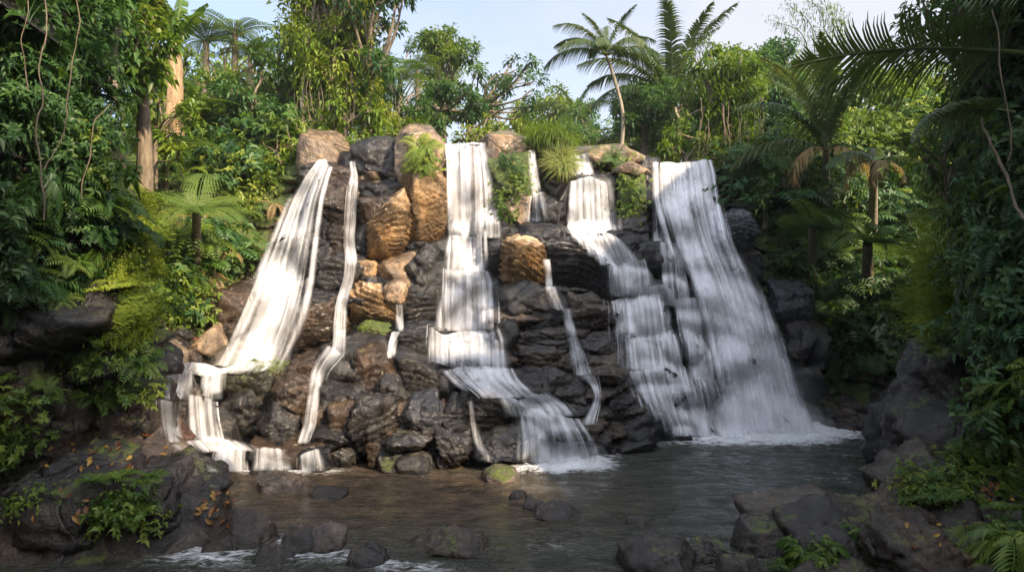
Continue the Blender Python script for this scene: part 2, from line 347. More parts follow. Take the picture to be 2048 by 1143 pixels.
struct(obj('water', mesh('water', np.stack([x, y, zz], 1), grid_faces(len(wy), len(wx))[:, ::-1].copy(), M['pool'], True,
    {'foam': ('POINT', foam), 'silt': ('POINT', silt)})), 'structure', 'dark rippled plunge pool, brown and shallow towards the left', 'water')

# ------------------------------------------------------------------ rock walls
def voro(px, pz, seeds, rs, aniso=1.6):
    n = len(px); s = seeds*np.array([1, aniso]); f1 = np.empty(n); f2 = np.empty(n); id1 = np.empty(n, int)
    q = np.stack([px, pz*aniso], 1)
    for i in range(0, n, 6000):
        d = np.linalg.norm(q[i:i+6000, None]-s[None], axis=2); k = np.argpartition(d, 2, axis=1)[:, :2]
        dd = np.take_along_axis(d, k, 1); o = np.argsort(dd, 1); dd = np.take_along_axis(dd, o, 1); k = np.take_along_axis(k, o, 1)
        f1[i:i+6000] = dd[:, 0]; f2[i:i+6000] = dd[:, 1]; id1[i:i+6000] = k[:, 0]
    return f1, f2, id1
def patch(name, U, V, PXm, PYm, depth, amp, cell, tint, moss, mat, edge=0.0, label='', seed=1, tilt=0.5, aniso=1.6):
    """rock wall: a grid whose rays leave the view point, each vertex pushed to its own depth, with chiselled blocks"""
    r = np.random.default_rng(seed); px, py = PXm.ravel(), PYm.ravel(); Y = depth(px, py)
    X = (px-CX)/F*Y; Z = HC+(HY-py)/F*Y
    wp = np.stack([X, Y*0.3, Z], 1)
    xw = X+0.35*fbm(wp*0.9, 3); zw = Z+0.30*fbm(wp*0.9+9, 3)
    a = np.zeros(len(X))
    for c_, am in ((cell, 1.0), (cell*0.42, 0.38)):
        x0, x1, z0, z1 = xw.min(), xw.max(), zw.min(), zw.max(); n = int((x1-x0)*(z1-z0)/(c_*c_)*aniso)+4
        sd = np.stack([r.uniform(x0, x1, n), r.uniform(z0, z1, n)], 1); f1, f2, idx = voro(xw, zw, sd, c_, aniso)
        h = r.uniform(-1, 1, n); tx = r.normal(0, tilt, n); tz = r.normal(-0.25, tilt, n)
        a += am*(h[idx]*0.8+(tx[idx]*(xw-sd[idx, 0])+tz[idx]*(zw-sd[idx, 1]))/c_*1.2+0.9*np.exp(-((f2-f1)/(0.14*c_))**1.5))
    a += 0.35*fbm(wp*2.2, 4)
    am = amp(px, py) if callable(amp) else amp
    Y2 = Y+a*am*0.45
    u, v = U.ravel(), V.ravel()
    if edge:
        e = np.clip((np.abs(u-0.5)*2-0.86)/0.14, 0, 1) if edge > 0 else np.zeros(len(u)); Y2 = Y2+edge*e**2
    co = np.stack([(px-CX)/F*Y2, Y2, HC+(HY-py)/F*Y2], 1)
    nr, nc = PXm.shape
    # skirt: a ring of vertices carried back so the wall has a body
    co = co.reshape(nr, nc, 3)
    top = co[:1]+[0, 3, -0.2]; co = np.concatenate([top, co, co[-1:]+[0, 0.6, -1.6]], 0)
    lf = co[:, :1]+[2.3 if px.min() > 1500 else 0, 3, 0]; rt = co[:, -1:]+[-2.2 if px.max() < 600 else 0, 3, 0]; co = np.concatenate([lf, co, rt], 1)
    def ex(t): t = t.reshape(nr, nc); t = np.concatenate([t[:1], t, t[-1:]], 0); return np.concatenate([t[:, :1], t, t[:, -1:]], 1).ravel()
    ti = tint(px, py, X, Z)+0.12*fbm(wp*0.6+4, 3); mo = moss(px, py, X, Z)
    o = obj(name, mesh(name, co.reshape(-1, 3), grid_faces(nr+2, nc+2), mat, False,
        {'tint': ('POINT', ex(np.clip(ti, 0, 1))), 'moss': ('POINT', ex(mo))}))
    return struct(o, 'structure', label, 'cliff')
D_CTRL = [(270,60,27),(270,200,22.5),(280,400,18),(280,600,15.5),(290,720,14),(300,850,12.4),(330,940,11.6),
 (400,180,24.5),(400,300,21),(400,430,18.8),(400,560,17),(400,680,15.7),(400,745,14.8),(400,860,13.9),(420,950,12.9),
 (520,230,23),(520,400,20),(500,560,18.2),(480,700,16.2),(640,325,19.8),(620,480,18.9),(600,600,17.7),(600,690,16.3),(600,730,15.4),(560,780,14.7),(560,880,13.8),(560,945,13),
 (720,285,20.3),(760,400,19.4),(740,520,18.6),(730,600,17.9),(720,690,16.8),(720,715,15.7),(720,800,14.5),(720,935,13.4),
 (850,262,20.2),(860,400,19.4),(850,520,18.7),(850,600,17.9),(850,690,16.6),(850,760,15.2),(850,850,14.1),(850,935,13.3),
 (930,285,20.2),(935,470,19.2),(935,485,18.7),(940,543,18.2),(940,560,17.7),(940,660,17.1),(945,695,16.5),(950,760,15.9),(970,790,15.1),(970,935,13.5),(1080,800,15),(1100,935,13.7),
 (1040,300,20.8),(1040,440,19.7),(1100,460,19.1),(1100,580,18.2),(1100,640,17.4),(1100,700,16.8),(1090,760,16),(1200,760,16.3),(1200,900,15.1),
 (1160,308,20.8),(1170,350,20.2),(1190,465,19.5),(1230,500,19),(1260,590,18.5),(1280,680,17.9),(1320,740,17.4),(1370,860,17.1),(1300,900,15.5),
 (1300,320,21),(1370,330,20.9),(1420,500,20),(1400,600,19.4),(1480,700,19),(1500,860,18.2),(1560,900,17.6),(1450,380,21.3),(1520,500,21),(1560,640,20),(1600,760,19.4),(1620,860,18.6),
 (1500,250,24),(1600,350,22.8),(1600,200,25.5),(1700,250,25),(1700,400,22.8),(1700,600,21.4),(1700,760,20.6),(1720,850,19.3),(1860,150,26),(1860,400,23),(1860,700,20.5),(1860,860,18.5),(1900,930,16)]
D = rbf(D_CTRL)
TOP = [(262,215),(400,222),(520,245),(590,275),(640,322),(705,315),(720,290),(870,288),(1010,292),(1060,303),(1130,308),(1190,312),(1300,325),(1440,338),(1500,290),(1560,250),(1700,235),(1900,225)]
BOT = [(262,905),(330,955),(420,962),(640,945),(850,950),(1000,950),(1200,945),(1300,930),(1400,905),(1560,885),(1700,885),(1900,950)]
cx_ = np.arange(262, 1900.1, 3.4); s_ = np.linspace(0, 1, 235)
Um, Vm = np.meshgrid(np.linspace(0, 1, len(cx_)), s_); PXm = np.broadcast_to(cx_, Um.shape).copy(); tp, bt = lin(TOP, cx_), lin(BOT, cx_); PYm = tp+(bt-tp)*Vm
def infalls(px, py): return sm(-20, 60, px-np.interp(py, [230, 330, 740, 900], [620, 590, 400, 280]))*sm(-20, 50, np.interp(py, [300, 330, 860, 900], [1450, 1460, 1650, 1700])-px)
patch('cliff', Um, Vm, PXm, PYm, D, lambda px, py: 0.5+0.35*infalls(px, py), 1.05,
      lambda px, py, X, Z: 0.10+0.25*sm(1000, 600, px)+0.42*np.exp(-((px-790)/110)**2-((py-420)/110)**2)+0.5*np.exp(-((px-400)/80)**2-((py-690)/50)**2)+0.55*np.exp(-((px-560)/50)**2-((py-330)/70)**2)+0.45*np.exp(-((px-530)/25)**2-((py-450)/90)**2),
      lambda px, py, X, Z: 0.75*(1-infalls(px, py))*sm(880, 700, py)+0.05+0.1*sm(1700, 1500, px)*sm(450, 300, py), M['cliff'], 0, 'dark blocky basalt cliff behind the falls', 2)
# near left wall
LW = [(-260,190),(0,180),(150,190),(300,240),(380,285),(500,298),(620,288),(680,272),(760,258),(830,262),(880,290),(930,318)]
DL = rbf([(0,-250,8.5),(0,200,8.2),(0,500,8.3),(0,700,8.4),(0,920,8.9),(-200,0,7),(-200,900,7.3),(150,0,10),(150,300,9.4),(150,560,9.2),(150,620,9.9),(150,800,9.6),(150,920,9.9),(290,-200,12),(280,300,11.5),(290,560,10.8),(270,720,10.9),(290,930,11.2)])
ys = np.linspace(-260, 945, 250); us = np.linspace(0, 1, 150)
Um, Vm = np.meshgrid(us, np.linspace(0, 1, len(ys))); PYm = np.broadcast_to(ys[:, None], Um.shape).copy(); Rr = lin(LW, ys)[:, None]+6*np.sin(ys*0.05)[:, None]; PXm = -420+(Rr+420)*Um
patch('cliff', Um, Vm, PXm, PYm, DL, 0.62, 1.5, lambda px, py, X, Z: 0.12+0.3*np.exp(-((px-60)/90)**2-((py-300)/110)**2),
      lambda px, py, X, Z: 0.10+0.6*np.exp(-((px-275)/45)**2-((py-530)/190)**2)+0.0*py+0.25*np.exp(-((px-190)/60)**2-((py-790)/90)**2), M['cliff'], 1.6, 'near left rock wall with mossy ridge and overhanging layers', 5, 0.45, 2.2)
# near right wall
RW = [(-260,2010),(-100,1990),(80,1960),(250,1925),(350,1900),(450,1875),(530,1852),(600,1838),(680,1862),(740,1838),(800,1826),(860,1818),(900,1800),(950,1788),(975,1786)]
DR = rbf([(1800,960,12.6),(1830,850,12.9),(1850,600,13),(1890,400,13.2),(1930,200,13.5),(1990,-100,14),(2050,-200,11.5),(2050,100,10.5),(2050,400,9.8),(2050,600,9.4),(2050,900,8.7),(1950,600,11.2),(1930,900,10.9),(1900,960,11.3),(2400,-200,7.5),(2400,500,6.8),(2400,960,6.4)])
ys = np.linspace(-260, 975, 250)
Um, Vm = np.meshgrid(us, np.linspace(0, 1, len(ys))); PYm = np.broadcast_to(ys[:, None], Um.shape).copy(); Ll = lin(RW, ys)[:, None]+5*np.sin(ys*0.06)[:, None]; PXm = Ll+(2500-Ll)*Um
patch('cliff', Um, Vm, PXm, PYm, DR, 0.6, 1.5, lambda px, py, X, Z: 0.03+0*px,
      lambda px, py, X, Z: 0.15+0.75*np.exp(-((px-1870)/50)**2-((py-560)/140)**2)+0.0*py+0.3*sm(30, 0, px-1850)*sm(800, 700, py), M['cliff'], 1.6, 'near right rock wall in shade with a moss covered shoulder', 9, 0.45, 0.7)
# low banks at the bottom corners, above water level, built in world space
def bank(name, poly, hfun, x0, x1, y0, y1, label, seed):
    gx, gy = np.meshgrid(np.arange(x0, x1, 0.06), np.arange(y0, y1, 0.06)); p = np.stack([gx.ravel(), gy.ravel()], 1)
    p2 = p+0.25*np.stack([fbm(np.stack([p[:, 0], p[:, 1], p[:, 0]*0], 1)*1.3, 3), fbm(np.stack([p[:, 0], p[:, 1], p[:, 0]*0+5], 1)*1.3, 3)], 1)
    d = -poly_sd(p2, np.array(poly, float)); r = np.random.default_rng(seed); n = int((x1-x0)*(y1-y0)/0.55)
    sd = np.stack([r.uniform(x0, x1, n), r.uniform(y0, y1, n)], 1); f1, f2, idx = voro(p2[:, 0], p2[:, 1], sd, 1, 1.0)
    h = hfun(p[:, 0], p[:, 1])*sm(-0.05, 0.75, d)+sm(-0.1, 0.5, d)*(0.10*r.uniform(-1, 1, n)[idx]+0.25*(r.normal(0, .5, n)[idx]*(p2[:, 0]-sd[idx, 0])+r.normal(0, .5, n)[idx]*(p2[:, 1]-sd[idx, 1]))-0.14*np.exp(-((f2-f1)/0.10)**1.5))
    h = h-0.6*(1-sm(-0.3, 0.05, d)); q = np.stack([p[:, 0], p[:, 1], h], 1); h = h+0.05*fbm(q*2.5, 4)
    q[:, 2] = h
    nr, nc = gx.shape
    o = obj(name, mesh(name, q, grid_faces(nr, nc)[:, ::-1].copy(), M['cliff'], False, {'tint': ('POINT', np.clip(0.26+0.2*fbm(q*0.8, 3), 0, 1)), 'moss': ('POINT', np.clip(0.03+0.3*fbm(q*0.9+5, 2), 0, 1))}))
    return struct(o, 'structure', label, 'bank')
bank('bank', [(-12,-2),(-12,13.5),(-7.6,13.6),(-6.8,12.2),(-5.9,11.0),(-5.0,10.1),(-4.35,9.2),(-4.1,8.75),(-4.5,8.2),(-5.5,7.9),(-6.4,7.8),(-7.5,4)],
     lambda x, y: 0.55+0.16*np.clip(-4.6-x, 0, 5)+0.07*np.clip(y-8.3, 0, 4), -12, -3.6, 3, 14, 'dark rounded rock shelf along the left edge of the pool', 4)
bank('bank', [(14,-2),(14,14),(9.5,13.2),(7.8,11.4),(6.4,10.0),(5.2,9.1),(3.9,8.4),(2.9,7.7),(2.2,7.1),(2.2,6.4),(2.6,3)],
     lambda x, y: 0.10+0.26*np.clip(x-5.0, 0, 6)+0.03*y, 1.8, 13, 2.5, 14, 'dark leaf strewn rock shelf along the right edge of the pool', 6)

# ------------------------------------------------------------------ rocks
import bmesh
def ico(n):
    b = bmesh.new(); bmesh.ops.create_icosphere(b, subdivisions=n, radius=1); b.verts.ensure_lookup_table()
    v = np.array([x.co[:] for x in b.verts]); f = np.array([[q.index for q in x.verts] for x in b.faces]); b.free(); return v, f
ICO = {3: ico(3), 4: ico(4), 5: ico(5), 6: ico(6)}
def rock_mesh(name, normals, dists, seed, lvl, k=15, amp=0.05, strata=0.0, sfreq=7.0, mat=None, vs=1.0):
    d, f = ICO[lvl]; n = nz(np.array(normals, float)); h = np.maximum(np.array(dists, float), 0.03)
    r2 = np.random.default_rng(seed); off = r2.uniform(-50, 50, 3)
    wv = np.stack([fbm(d*1.7+off+i*9, 3) for i in range(3)], 1); dw = nz(d+0.06*wv)
    c = np.maximum(dw@n.T, 0)/h[None]; r = 1/np.maximum((c**k).sum(1), 1e-12)**(1/k); p = d*r[:, None]
    size = np.median(r)
    qn = fbm(p*(1.1/size)+off, 3, 0.45)*2.6; fl = np.floor(qn); a = 0.045*size*(fl+sm(0.0, 0.22, qn-fl))/2.6*1.6-np.abs(fbm(p*(1.9/size)+off+7, 2))*0.04*size-np.abs(fbm(p*4+off, 2))*0.022+fbm(p*14+off, 2)*0.006
    if name != 'stone' or True:
        for cs_, am_ in ((0.62, 0.085*vs), (0.3, 0.022*vs)):
            ext = np.abs(p).max(0); sc3 = max(size*cs_*1.5, 0.12); ns3 = int(np.clip(np.prod(2*ext/sc3)*1.2, 8, 160)); sd = r2.uniform(-1, 1, (ns3, 3))*ext*1.05
            pw = p+0.12*size*np.stack([fbm(p*(2/size)+off+i*5, 2) for i in range(3)], 1)
            dd_ = np.linalg.norm(pw[:, None]*[1, 1, 1.35]-sd[None]*[1, 1, 1.35], axis=2); kk = np.argpartition(dd_, 1, axis=1)[:, :2]; d2 = np.take_along_axis(dd_, kk, 1); od = np.argsort(d2, 1); d2 = np.take_along_axis(d2, od, 1); kk = np.take_along_axis(kk, od, 1)[:, 0]
            tv = r2.normal(0, .75, (ns3, 3)); hv = r2.uniform(-1, 1, ns3)
            a = a+am_*size*(0.55*hv[kk]+((pw-sd[kk])*tv[kk]).sum(1)/sc3-0.8*np.exp(-((d2[:, 1]-d2[:, 0])/(0.13*sc3))**1.5))*(1.0 if name != 'stone' else .45)
    if strata:
        ax = nz(np.array([r2.normal(0, .3), r2.normal(0, .25), 1.0])); s = (p@ax)*sfreq+1.1*fbm(p*0.9+off+3, 2)+0.9*np.abs(p[:, 0]); t = s-np.floor(s)
        a = a+strata*(t**0.7-0.5)*0.15*(1-0.5*np.abs(d@ax))
    p = p+d*a[:, None]
    return mesh(name, p, f, mat or M['rock'], True)
TINT = {'k': (0.009, 0.009, 0.0105), 'd': (0.016, 0.0145, 0.0135), 'g': (0.034, 0.032, 0.032), 'b': (0.052, 0.035, 0.023), 'o': (0.37, 0.25, 0.135), 't': (0.27, 0.2, 0.135), 'r': (0.07, 0.03, 0.015), 'm': (0.034, 0.032, 0.016), 'u': (0.038, 0.041, 0.05)}
ROCKS = []
def rock(poly, col='d', st=0.3, dy=0.0, th=None, tx=0.0, tz=0.25, moss=0.0, label='', Y=None, name='rock', lvl=None, group=None, sink=0):
    """a boulder whose outline, seen from the stream, follows poly; th is its half depth in metres"""
    poly = np.array(poly, float).reshape(-1, 2); c = poly.mean(0); seed = int(c[0]*7+c[1]*13)
    r = np.random.default_rng(seed)
    if Y is None: Y = float(D(c[0], c[1]))+dy
    q = np.stack([(poly[:, 0]-c[0])/F*Y, -(poly[:, 1]-c[1])/F*Y], 1)
    wdt = q.max(0)-q.min(0)
    if th is None: th = 0.42*math.sqrt(wdt[0]*wdt[1])+0.12
    nn, dd = [], []; m = len(q)
    for i in range(m):
        a, b = q[i], q[(i+1) % m]; e = b-a; L = np.linalg.norm(e)
        if L < 1e-6: continue
        n2 = np.array([e[1], -e[0]])/L
        if n2@a < 0: n2 = -n2
        tl = r.uniform(-0.05, 0.25)+(0.25 if n2[1] > 0.5 else 0)
        n3 = np.array([n2[0], -tl, n2[1]]); l = np.linalg.norm(n3); nn.append(n3/l); dd.append(n2@a/l*(1.06 if name == 'stone' else 1.22)+0.06)
    dj = 0 if name == 'stone' else r.normal(0, .16); nf = nz(np.array([tx+r.normal(0, .28), -1, tz+r.normal(0, .22)])); nn.append(nf); dd.append(th)
    nn.append([0, 1, 0]); dd.append(th)
    for j in range(15):
        b = nz(np.array([r.uniform(-1, 1), -r.uniform(0.2, 1.5), r.uniform(-1, 1)])); sup = abs(b[0])*wdt[0]/2+abs(b[1])*th+abs(b[2])*wdt[1]/2
        nn.append(b); dd.append(sup*r.uniform(0.72, 0.95))
    big = max(wdt)*F/Y
    lv = lvl or (5 if big > 50 else 4)
    o = obj(name, rock_mesh(name, nn, dd, seed, lv, 70, 0.055, st if col == 'o' else st*st*.7, r.uniform(5.5, 8.5), None, .25 if col in 'ot' else 1.0))
    o.location = P(c[0], c[1], Y)+np.array([0, th*0.35+dj+(0.2 if name == 'rock' and col in 'kdgb' and not group else 0.0), -sink])
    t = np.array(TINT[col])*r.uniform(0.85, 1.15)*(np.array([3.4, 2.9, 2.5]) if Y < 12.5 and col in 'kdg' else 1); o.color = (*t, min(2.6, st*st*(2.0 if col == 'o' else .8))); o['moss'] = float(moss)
    tag(o, label, 'rock', group); ROCKS.append(o); return o
for a in [
 ([608,270,650,276,682,318,660,334,604,365,594,330],'t',.2,-.3,dict(label='tan ochre rock sloping down into the lip of the leftmost fall')),
 ([606,328,650,322,642,346,605,372,590,358],'g',.3,-.6,dict(label='jagged grey rock at the left edge of the leftmost lip')),
 ([682,305,704,305,709,324,700,338,680,332],'k',.1,-.5,dict(label='small black block perched between the leftmost fall and the thin fall')),
 ([652,328,690,332,700,350,701,370,640,366,640,345],'b',.3,-.7,dict(label='brown cap block on the pillar beside the leftmost fall')),
 ([640,362,700,368,708,388,690,452,664,452,640,418,630,390],'b',.4,-.7,dict(tx=.35,label='tapering brown pillar rock right of the leftmost fall')),
 ([624,392,650,412,664,462,650,500,622,500],'k',.3,-.3,dict(label='black rock under the tapering pillar')),
 ([655,452,690,458,694,520,664,524,650,490],'b',.9,-.5,dict(tx=.3,label='ribbed brown rock behind the thin fall')),
 ([710,292,740,276,790,282,802,300,802,356,736,360,712,322],'g',.15,-.4,dict(tx=.1,label='broad grey and tan slab at the crest left of the tall pillar')),
 ([798,275,812,261,850,262,872,285,876,365,815,372,800,340],'t',.15,-.9,dict(tx=.2,label='tan head of the tall pillar with a fern clinging to it')),
 ([812,355,870,345,888,380,884,442,862,482,830,490,818,440],'o',.9,-.8,dict(tx=.3,label='golden ribbed shaft of the tall pillar')),
 ([716,364,780,358,808,372,802,396,760,402,720,398],'d',.5,-.9,dict(tz=.5,label='dark shelf stone under the broad crest slab')),
 ([718,396,796,384,802,402,772,442,738,452,717,430],'b',.3,-.7,dict(tx=.25,tz=-.1,label='rounded brown overhang under the shelf stone')),
 ([762,430,802,398,814,430,810,470,800,512,760,526,744,502,745,450],'o',1.,-.7,dict(tx=.3,label='golden layered block left of the dark cleft')),
 ([714,440,745,452,745,524,718,524],'k',.2,-.2,dict(label='rock tinted black for the shadow left of the golden layered block')),  # black tint paints in the shadow beside the golden block
 ([884,300,905,296,902,470,868,474,884,380],'b',.5,-.5,dict(tx=.3,label='upright brown rock at the left edge of the centre fall')),
 ([900,292,985,302,1005,370,1010,462,900,476],'b',.5,-.2,dict(label='tall brown wall rock behind the top of the centre fall')),
 ([603,505,650,490,656,530,622,548,606,530],'k',.3,-.5,dict(label='black lump between leftmost fall and thin fall')),
 ([664,518,716,521,716,546,692,582,660,592,638,572,655,535],'g',.8,-.7,dict(tz=.35,label='grey banded block where the thin fall splits')),
 ([638,540,662,552,660,592,630,594,618,570],'k',.3,-.4,dict(label='black wedge left of the grey banded block')),
 ([574,606,620,591,672,600,674,617,640,632,583,627],'d',.2,-.7,dict(tz=.8,label='flat brown ledge slab beside the leftmost fall')),
 ([570,625,650,618,670,650,666,692,600,694,568,660],'b',1.,-.5,dict(label='rough brown ribbed block below the flat ledge slab')),
 ([714,524,755,530,758,546,725,558,716,545],'o',.4,-.5,dict(label='small ochre stone under the golden layered block')),
 ([774,524,815,519,826,536,815,567,790,567,755,545],'t',.2,-.8,dict(tz=.4,label='smooth tan boulder under the dark cleft')),
 ([724,554,770,549,832,575,802,592,760,582,728,577],'g',.4,-.7,dict(tz=.6,label='sloping grey slab above the golden ribbed block')),
 ([710,590,730,578,775,588,792,620,796,654,714,656],'o',1.,-.7,dict(tx=.15,label='golden ribbed block with horizontal grooves above the lower ledge')),
 ([774,570,808,568,806,602,796,620,779,602],'t',.3,-1.,dict(label='tan knob from which a trickle drips')),
 ([804,578,872,584,876,632,852,654,803,660],'d',1.,-.7,dict(label='dark grooved block left of the centre fall, mid height')),
 ([826,522,880,478,898,500,897,548,870,577,830,572,814,555],'g',.4,-.6,dict(label='angular dark grey block left of the centre fall')),
 ([692,682,760,670,792,690,782,718,700,700],'k',.5,-.5,dict(label='black undercut rock above the rough lower mass')),
 ([770,664,852,664,868,690,852,722,788,718],'k',.9,-.6,dict(label='long black layered rock left of the spreading tier')),
 ([686,590,710,588,718,652,700,680,688,660],'k',.2,-.3,dict(label='narrow rock tinted black for the shadowed gap beside the golden ribbed block')),  # black tint stands for the shadowed gap between blocks
 ([718,652,772,662,782,684,718,682],'b',.5,-.8,dict(moss=.5,label='brown ledge stone with a green moss tuft')),
 ([436,756,450,738,500,728,542,744,548,770,520,802,480,792,444,787],'m',.3,-.5,dict(moss=.35,tz=.5,label='olive rounded boulder between the cascade and the leftmost fall foot')),
 ([476,764,542,756,546,792,520,842,490,832],'m',.4,-.1,dict(label='dark olive rock under the rounded olive boulder')),
 ([543,785,575,773,607,785,604,832,580,848,545,832],'b',.9,-.5,dict(label='brown striped stone left of the lower thin fall')),
 ([438,790,480,798,516,850,516,888,450,888,434,850],'d',.7,-.4,dict(tx=-.3,label='rough dark rock along the right of the left cascade')),
 ([543,830,582,848,578,884,548,888,518,860],'g',.6,-.5,dict(label='grey brown stone under the striped stone')),
 ([578,735,625,728,642,760,600,784,560,764],'b',.6,-.3,dict(label='brown knobbly rock at the foot of the ribbed block')),
 ([512,845,545,850,552,890,512,892],'k',.8,-.2,dict(label='black ribbed rock above the flat outflow ledge')),
 ([508,890,640,888,648,922,600,938,510,926],'b',.4,-.4,dict(tz=.4,th=.8,label='low brown outflow ledge at the pool edge')),
 ([642,716,700,704,762,718,802,750,792,792,700,802,648,772],'g',.7,-.3,dict(tz=.55,label='broad rough grey brown rock under the thin fall')),
 ([644,790,700,788,722,810,700,838,668,832,643,808],'g',.3,-.6,dict(tz=.5,label='smooth tan shoulder above the ochre foot')),
 ([660,830,696,828,700,870,708,918,680,902,662,882],'b',.8,-.5,dict(tx=.3,label='ochre foot stone reaching the brown shallows')),
 ([638,800,662,832,668,905,643,908],'k',.2,-.1,dict(label='rock tinted black for the shadowed gap right of the lower thin fall')),  # shadowed gap painted in as a black rock
 ([714,813,760,808,778,850,762,898,716,892,703,850],'g',1.,-.6,dict(tx=.2,label='tan and grey banded bulge left of the pool boulder')),
 ([734,888,762,893,757,934,740,929],'b',.6,-.5,dict(label='narrow ochre brown stone at the waterline')),
 ([718,716,760,716,784,760,772,784,730,804,713,782],'b',.6,-.5,dict(label='brown faceted rock on the left of the lower mass')),
 ([768,763,786,766,804,800,776,808,763,790],'g',.15,-.7,dict(label='smooth pinkish grey facet stone in the lower mass')),
 ([798,720,860,733,884,760,905,800,830,804,788,770],'d',.9,-.5,dict(tz=.5,label='dark grooved slab at the top of the lower mass')),
 ([858,744,920,748,962,770,978,795,955,814,900,802,868,775],'g',.5,-.5,dict(tz=.5,label='long dark grey slab under the wide centre tier')),
 ([960,788,1000,788,1024,810,1024,872,975,888,933,877,918,815],'d',.9,-.5,dict(tx=-.1,label='dark ribbed bulge beside the lowest centre cascade')),
 ([813,812,866,806,876,832,870,857,825,852,810,835],'u',.2,-.7,dict(tz=.5,label='bluish grey smooth boulder in the lower mass')),
 ([779,816,815,812,822,850,790,852,768,835],'b',.3,-.5,dict(label='ochre hollow stone left of the bluish boulder')),
 ([884,823,906,818,934,852,935,888,890,892,880,860],'k',.8,-.5,dict(label='black grooved boulder right of the bluish boulder')),
 ([868,825,887,826,884,882,866,882],'r',.2,-.5,dict(label='rust red upright sliver between two boulders')),
 ([833,853,870,853,870,880,850,888],'g',.3,-.5,dict(label='grey stone under the bluish boulder')),
 ([873,873,926,888,928,918,900,934,883,912],'g',.8,-.7,dict(tz=.5,label='grey pointed stone low at the waterline')),
 ([758,858,792,873,798,898,758,898],'b',.6,-.5,dict(label='brown stone just above the pool boulder')),
 ([808,880,872,880,892,920,880,940,800,936,793,890],'k',.2,-.2,dict(label='black shaded base rock behind the pool boulder')),
 ([922,880,976,883,990,928,918,934],'k',.4,-.3,dict(label='black base rock left of the lowest centre cascade')),
 ([963,285,992,269,1022,271,1062,295,1056,332,1000,342,968,310],'t',.2,-.6,dict(moss=.15,label='tan crest rock right of the centre fall lip')),
 ([983,330,1052,318,1058,380,1042,398,1008,402,988,360],'m',.2,-.6,dict(moss=.75,label='moss covered column right of the centre fall')),
 ([968,318,997,338,1004,368,985,354],'b',.3,-.8,dict(label='brown stone between centre fall and moss column')),
 ([1010,400,1056,388,1052,442,1035,452,1010,442],'t',.1,-.4,dict(tz=.4,label='smooth tan rock below the moss column')),
 ([1054,300,1100,308,1132,350,1132,432,1070,402],'d',.3,.1,dict(label='dark grey recess rock behind the narrow trickle')),
 ([1048,395,1090,390,1107,420,1113,447,1038,450],'g',.1,-.5,dict(tz=.5,label='rounded grey dome under the narrow trickle')),
 ([1094,395,1118,413,1111,442,1094,437],'k',.1,-.9,dict(label='small black notched stone right of the grey dome')),
 ([1110,402,1137,372,1142,442,1110,447],'d',.2,-.3,dict(label='dark rock left of the second fall tier')),
 ([958,450,975,441,1022,450,1047,475,1040,485,985,476,963,479],'k',.3,-.8,dict(tz=.4,label='long black slab on the ledge right of the centre fall')),
 ([1043,455,1100,447,1127,460,1120,492,1080,492,1043,480],'k',.4,-.8,dict(label='angular black block under the grey dome')),
 ([1118,459,1140,464,1166,480,1162,494,1124,492],'g',1.,-.8,dict(label='small ribbed grey stone left of the second fall')),
 ([973,485,1000,477,1022,510,1019,552,980,562],'k',1.,-.5,dict(label='dark ribbed face left of the golden boulder')),
 ([1018,490,1045,484,1077,494,1085,520,1078,560,1047,580,1016,577,1013,530],'o',1.4,-.9,dict(tx=.2,label='golden wave ribbed boulder in the middle of the falls')),
 ([1094,495,1160,491,1203,510,1218,540,1208,582,1130,582,1103,540],'k',1.4,-.7,dict(label='big black wave ribbed boulder right of the golden one')),
 ([1168,305,1200,290,1240,288,1284,309,1278,328,1225,333,1186,328],'t',.15,-.6,dict(tz=.6,moss=.2,label='tan hummock on the crest between second and big falls')),
 ([1230,342,1260,329,1286,342,1274,354],'t',.2,-.8,dict(label='pale tan stone below the crest hummock')),
 ([1243,350,1284,344,1288,400,1278,437,1243,432],'m',.2,-.5,dict(moss=.75,label='moss hung column between second and big falls')),
 ([1280,318,1314,318,1314,350,1284,346],'g',.3,-.6,dict(label='grey block at the left edge of the big fall lip')),
 ([1282,350,1312,358,1312,422,1284,412],'k',.3,-.4,dict(label='black block left of the big fall')),
 ([1240,438,1282,433,1293,467,1244,469],'g',.2,-.4,dict(label='smooth grey rock under the moss hung column')),
 ([1248,468,1292,470,1294,494,1248,494],'k',.2,-.5,dict(label='black stone under the smooth grey rock')),
 ([1140,345,1230,350,1248,420,1243,467,1140,462],'d',.3,-.1,dict(label='dark wall rock behind the second fall')),
 ([1248,490,1322,488,1324,528,1258,524],'k',.3,-.6,dict(tz=.4,label='black step between second and big falls')),
 ([1018,580,1060,570,1112,590,1140,626,1100,644,1018,638],'k',.2,-.9,dict(tz=1.0,label='sloping wedge slab with flat grey top in mid falls')),
 ([1128,590,1190,604,1224,625,1222,654,1150,654,1138,622],'b',1.,-.7,dict(tz=.6,label='layered brown slab left of the second fall')),
 ([1148,650,1224,650,1228,680,1148,678],'k',.5,-.3,dict(label='black undercut beneath the layered brown slab')),
 ([1018,636,1110,642,1147,660,1142,680,1028,668],'k',.4,-.3,dict(label='black undercut beneath the sloping wedge slab')),
 ([1022,665,1100,664,1152,680,1152,708,1050,708,1018,690],'d',1.,-.7,dict(tz=.7,label='layered dark slab stack right of the centre fall')),
 ([1163,679,1215,679,1243,715,1200,723,1163,705],'g',.6,-.7,dict(tz=.7,label='grey slab left of the second fall, lower tier')),
 ([1048,706,1112,708,1155,735,1140,748,1060,744],'b',1.,-.7,dict(tz=.7,label='brown layered slab low right of the centre fall')),
 ([1153,714,1235,721,1245,750,1170,758],'d',1.,-.6,dict(label='dark layered block low left of the second fall')),
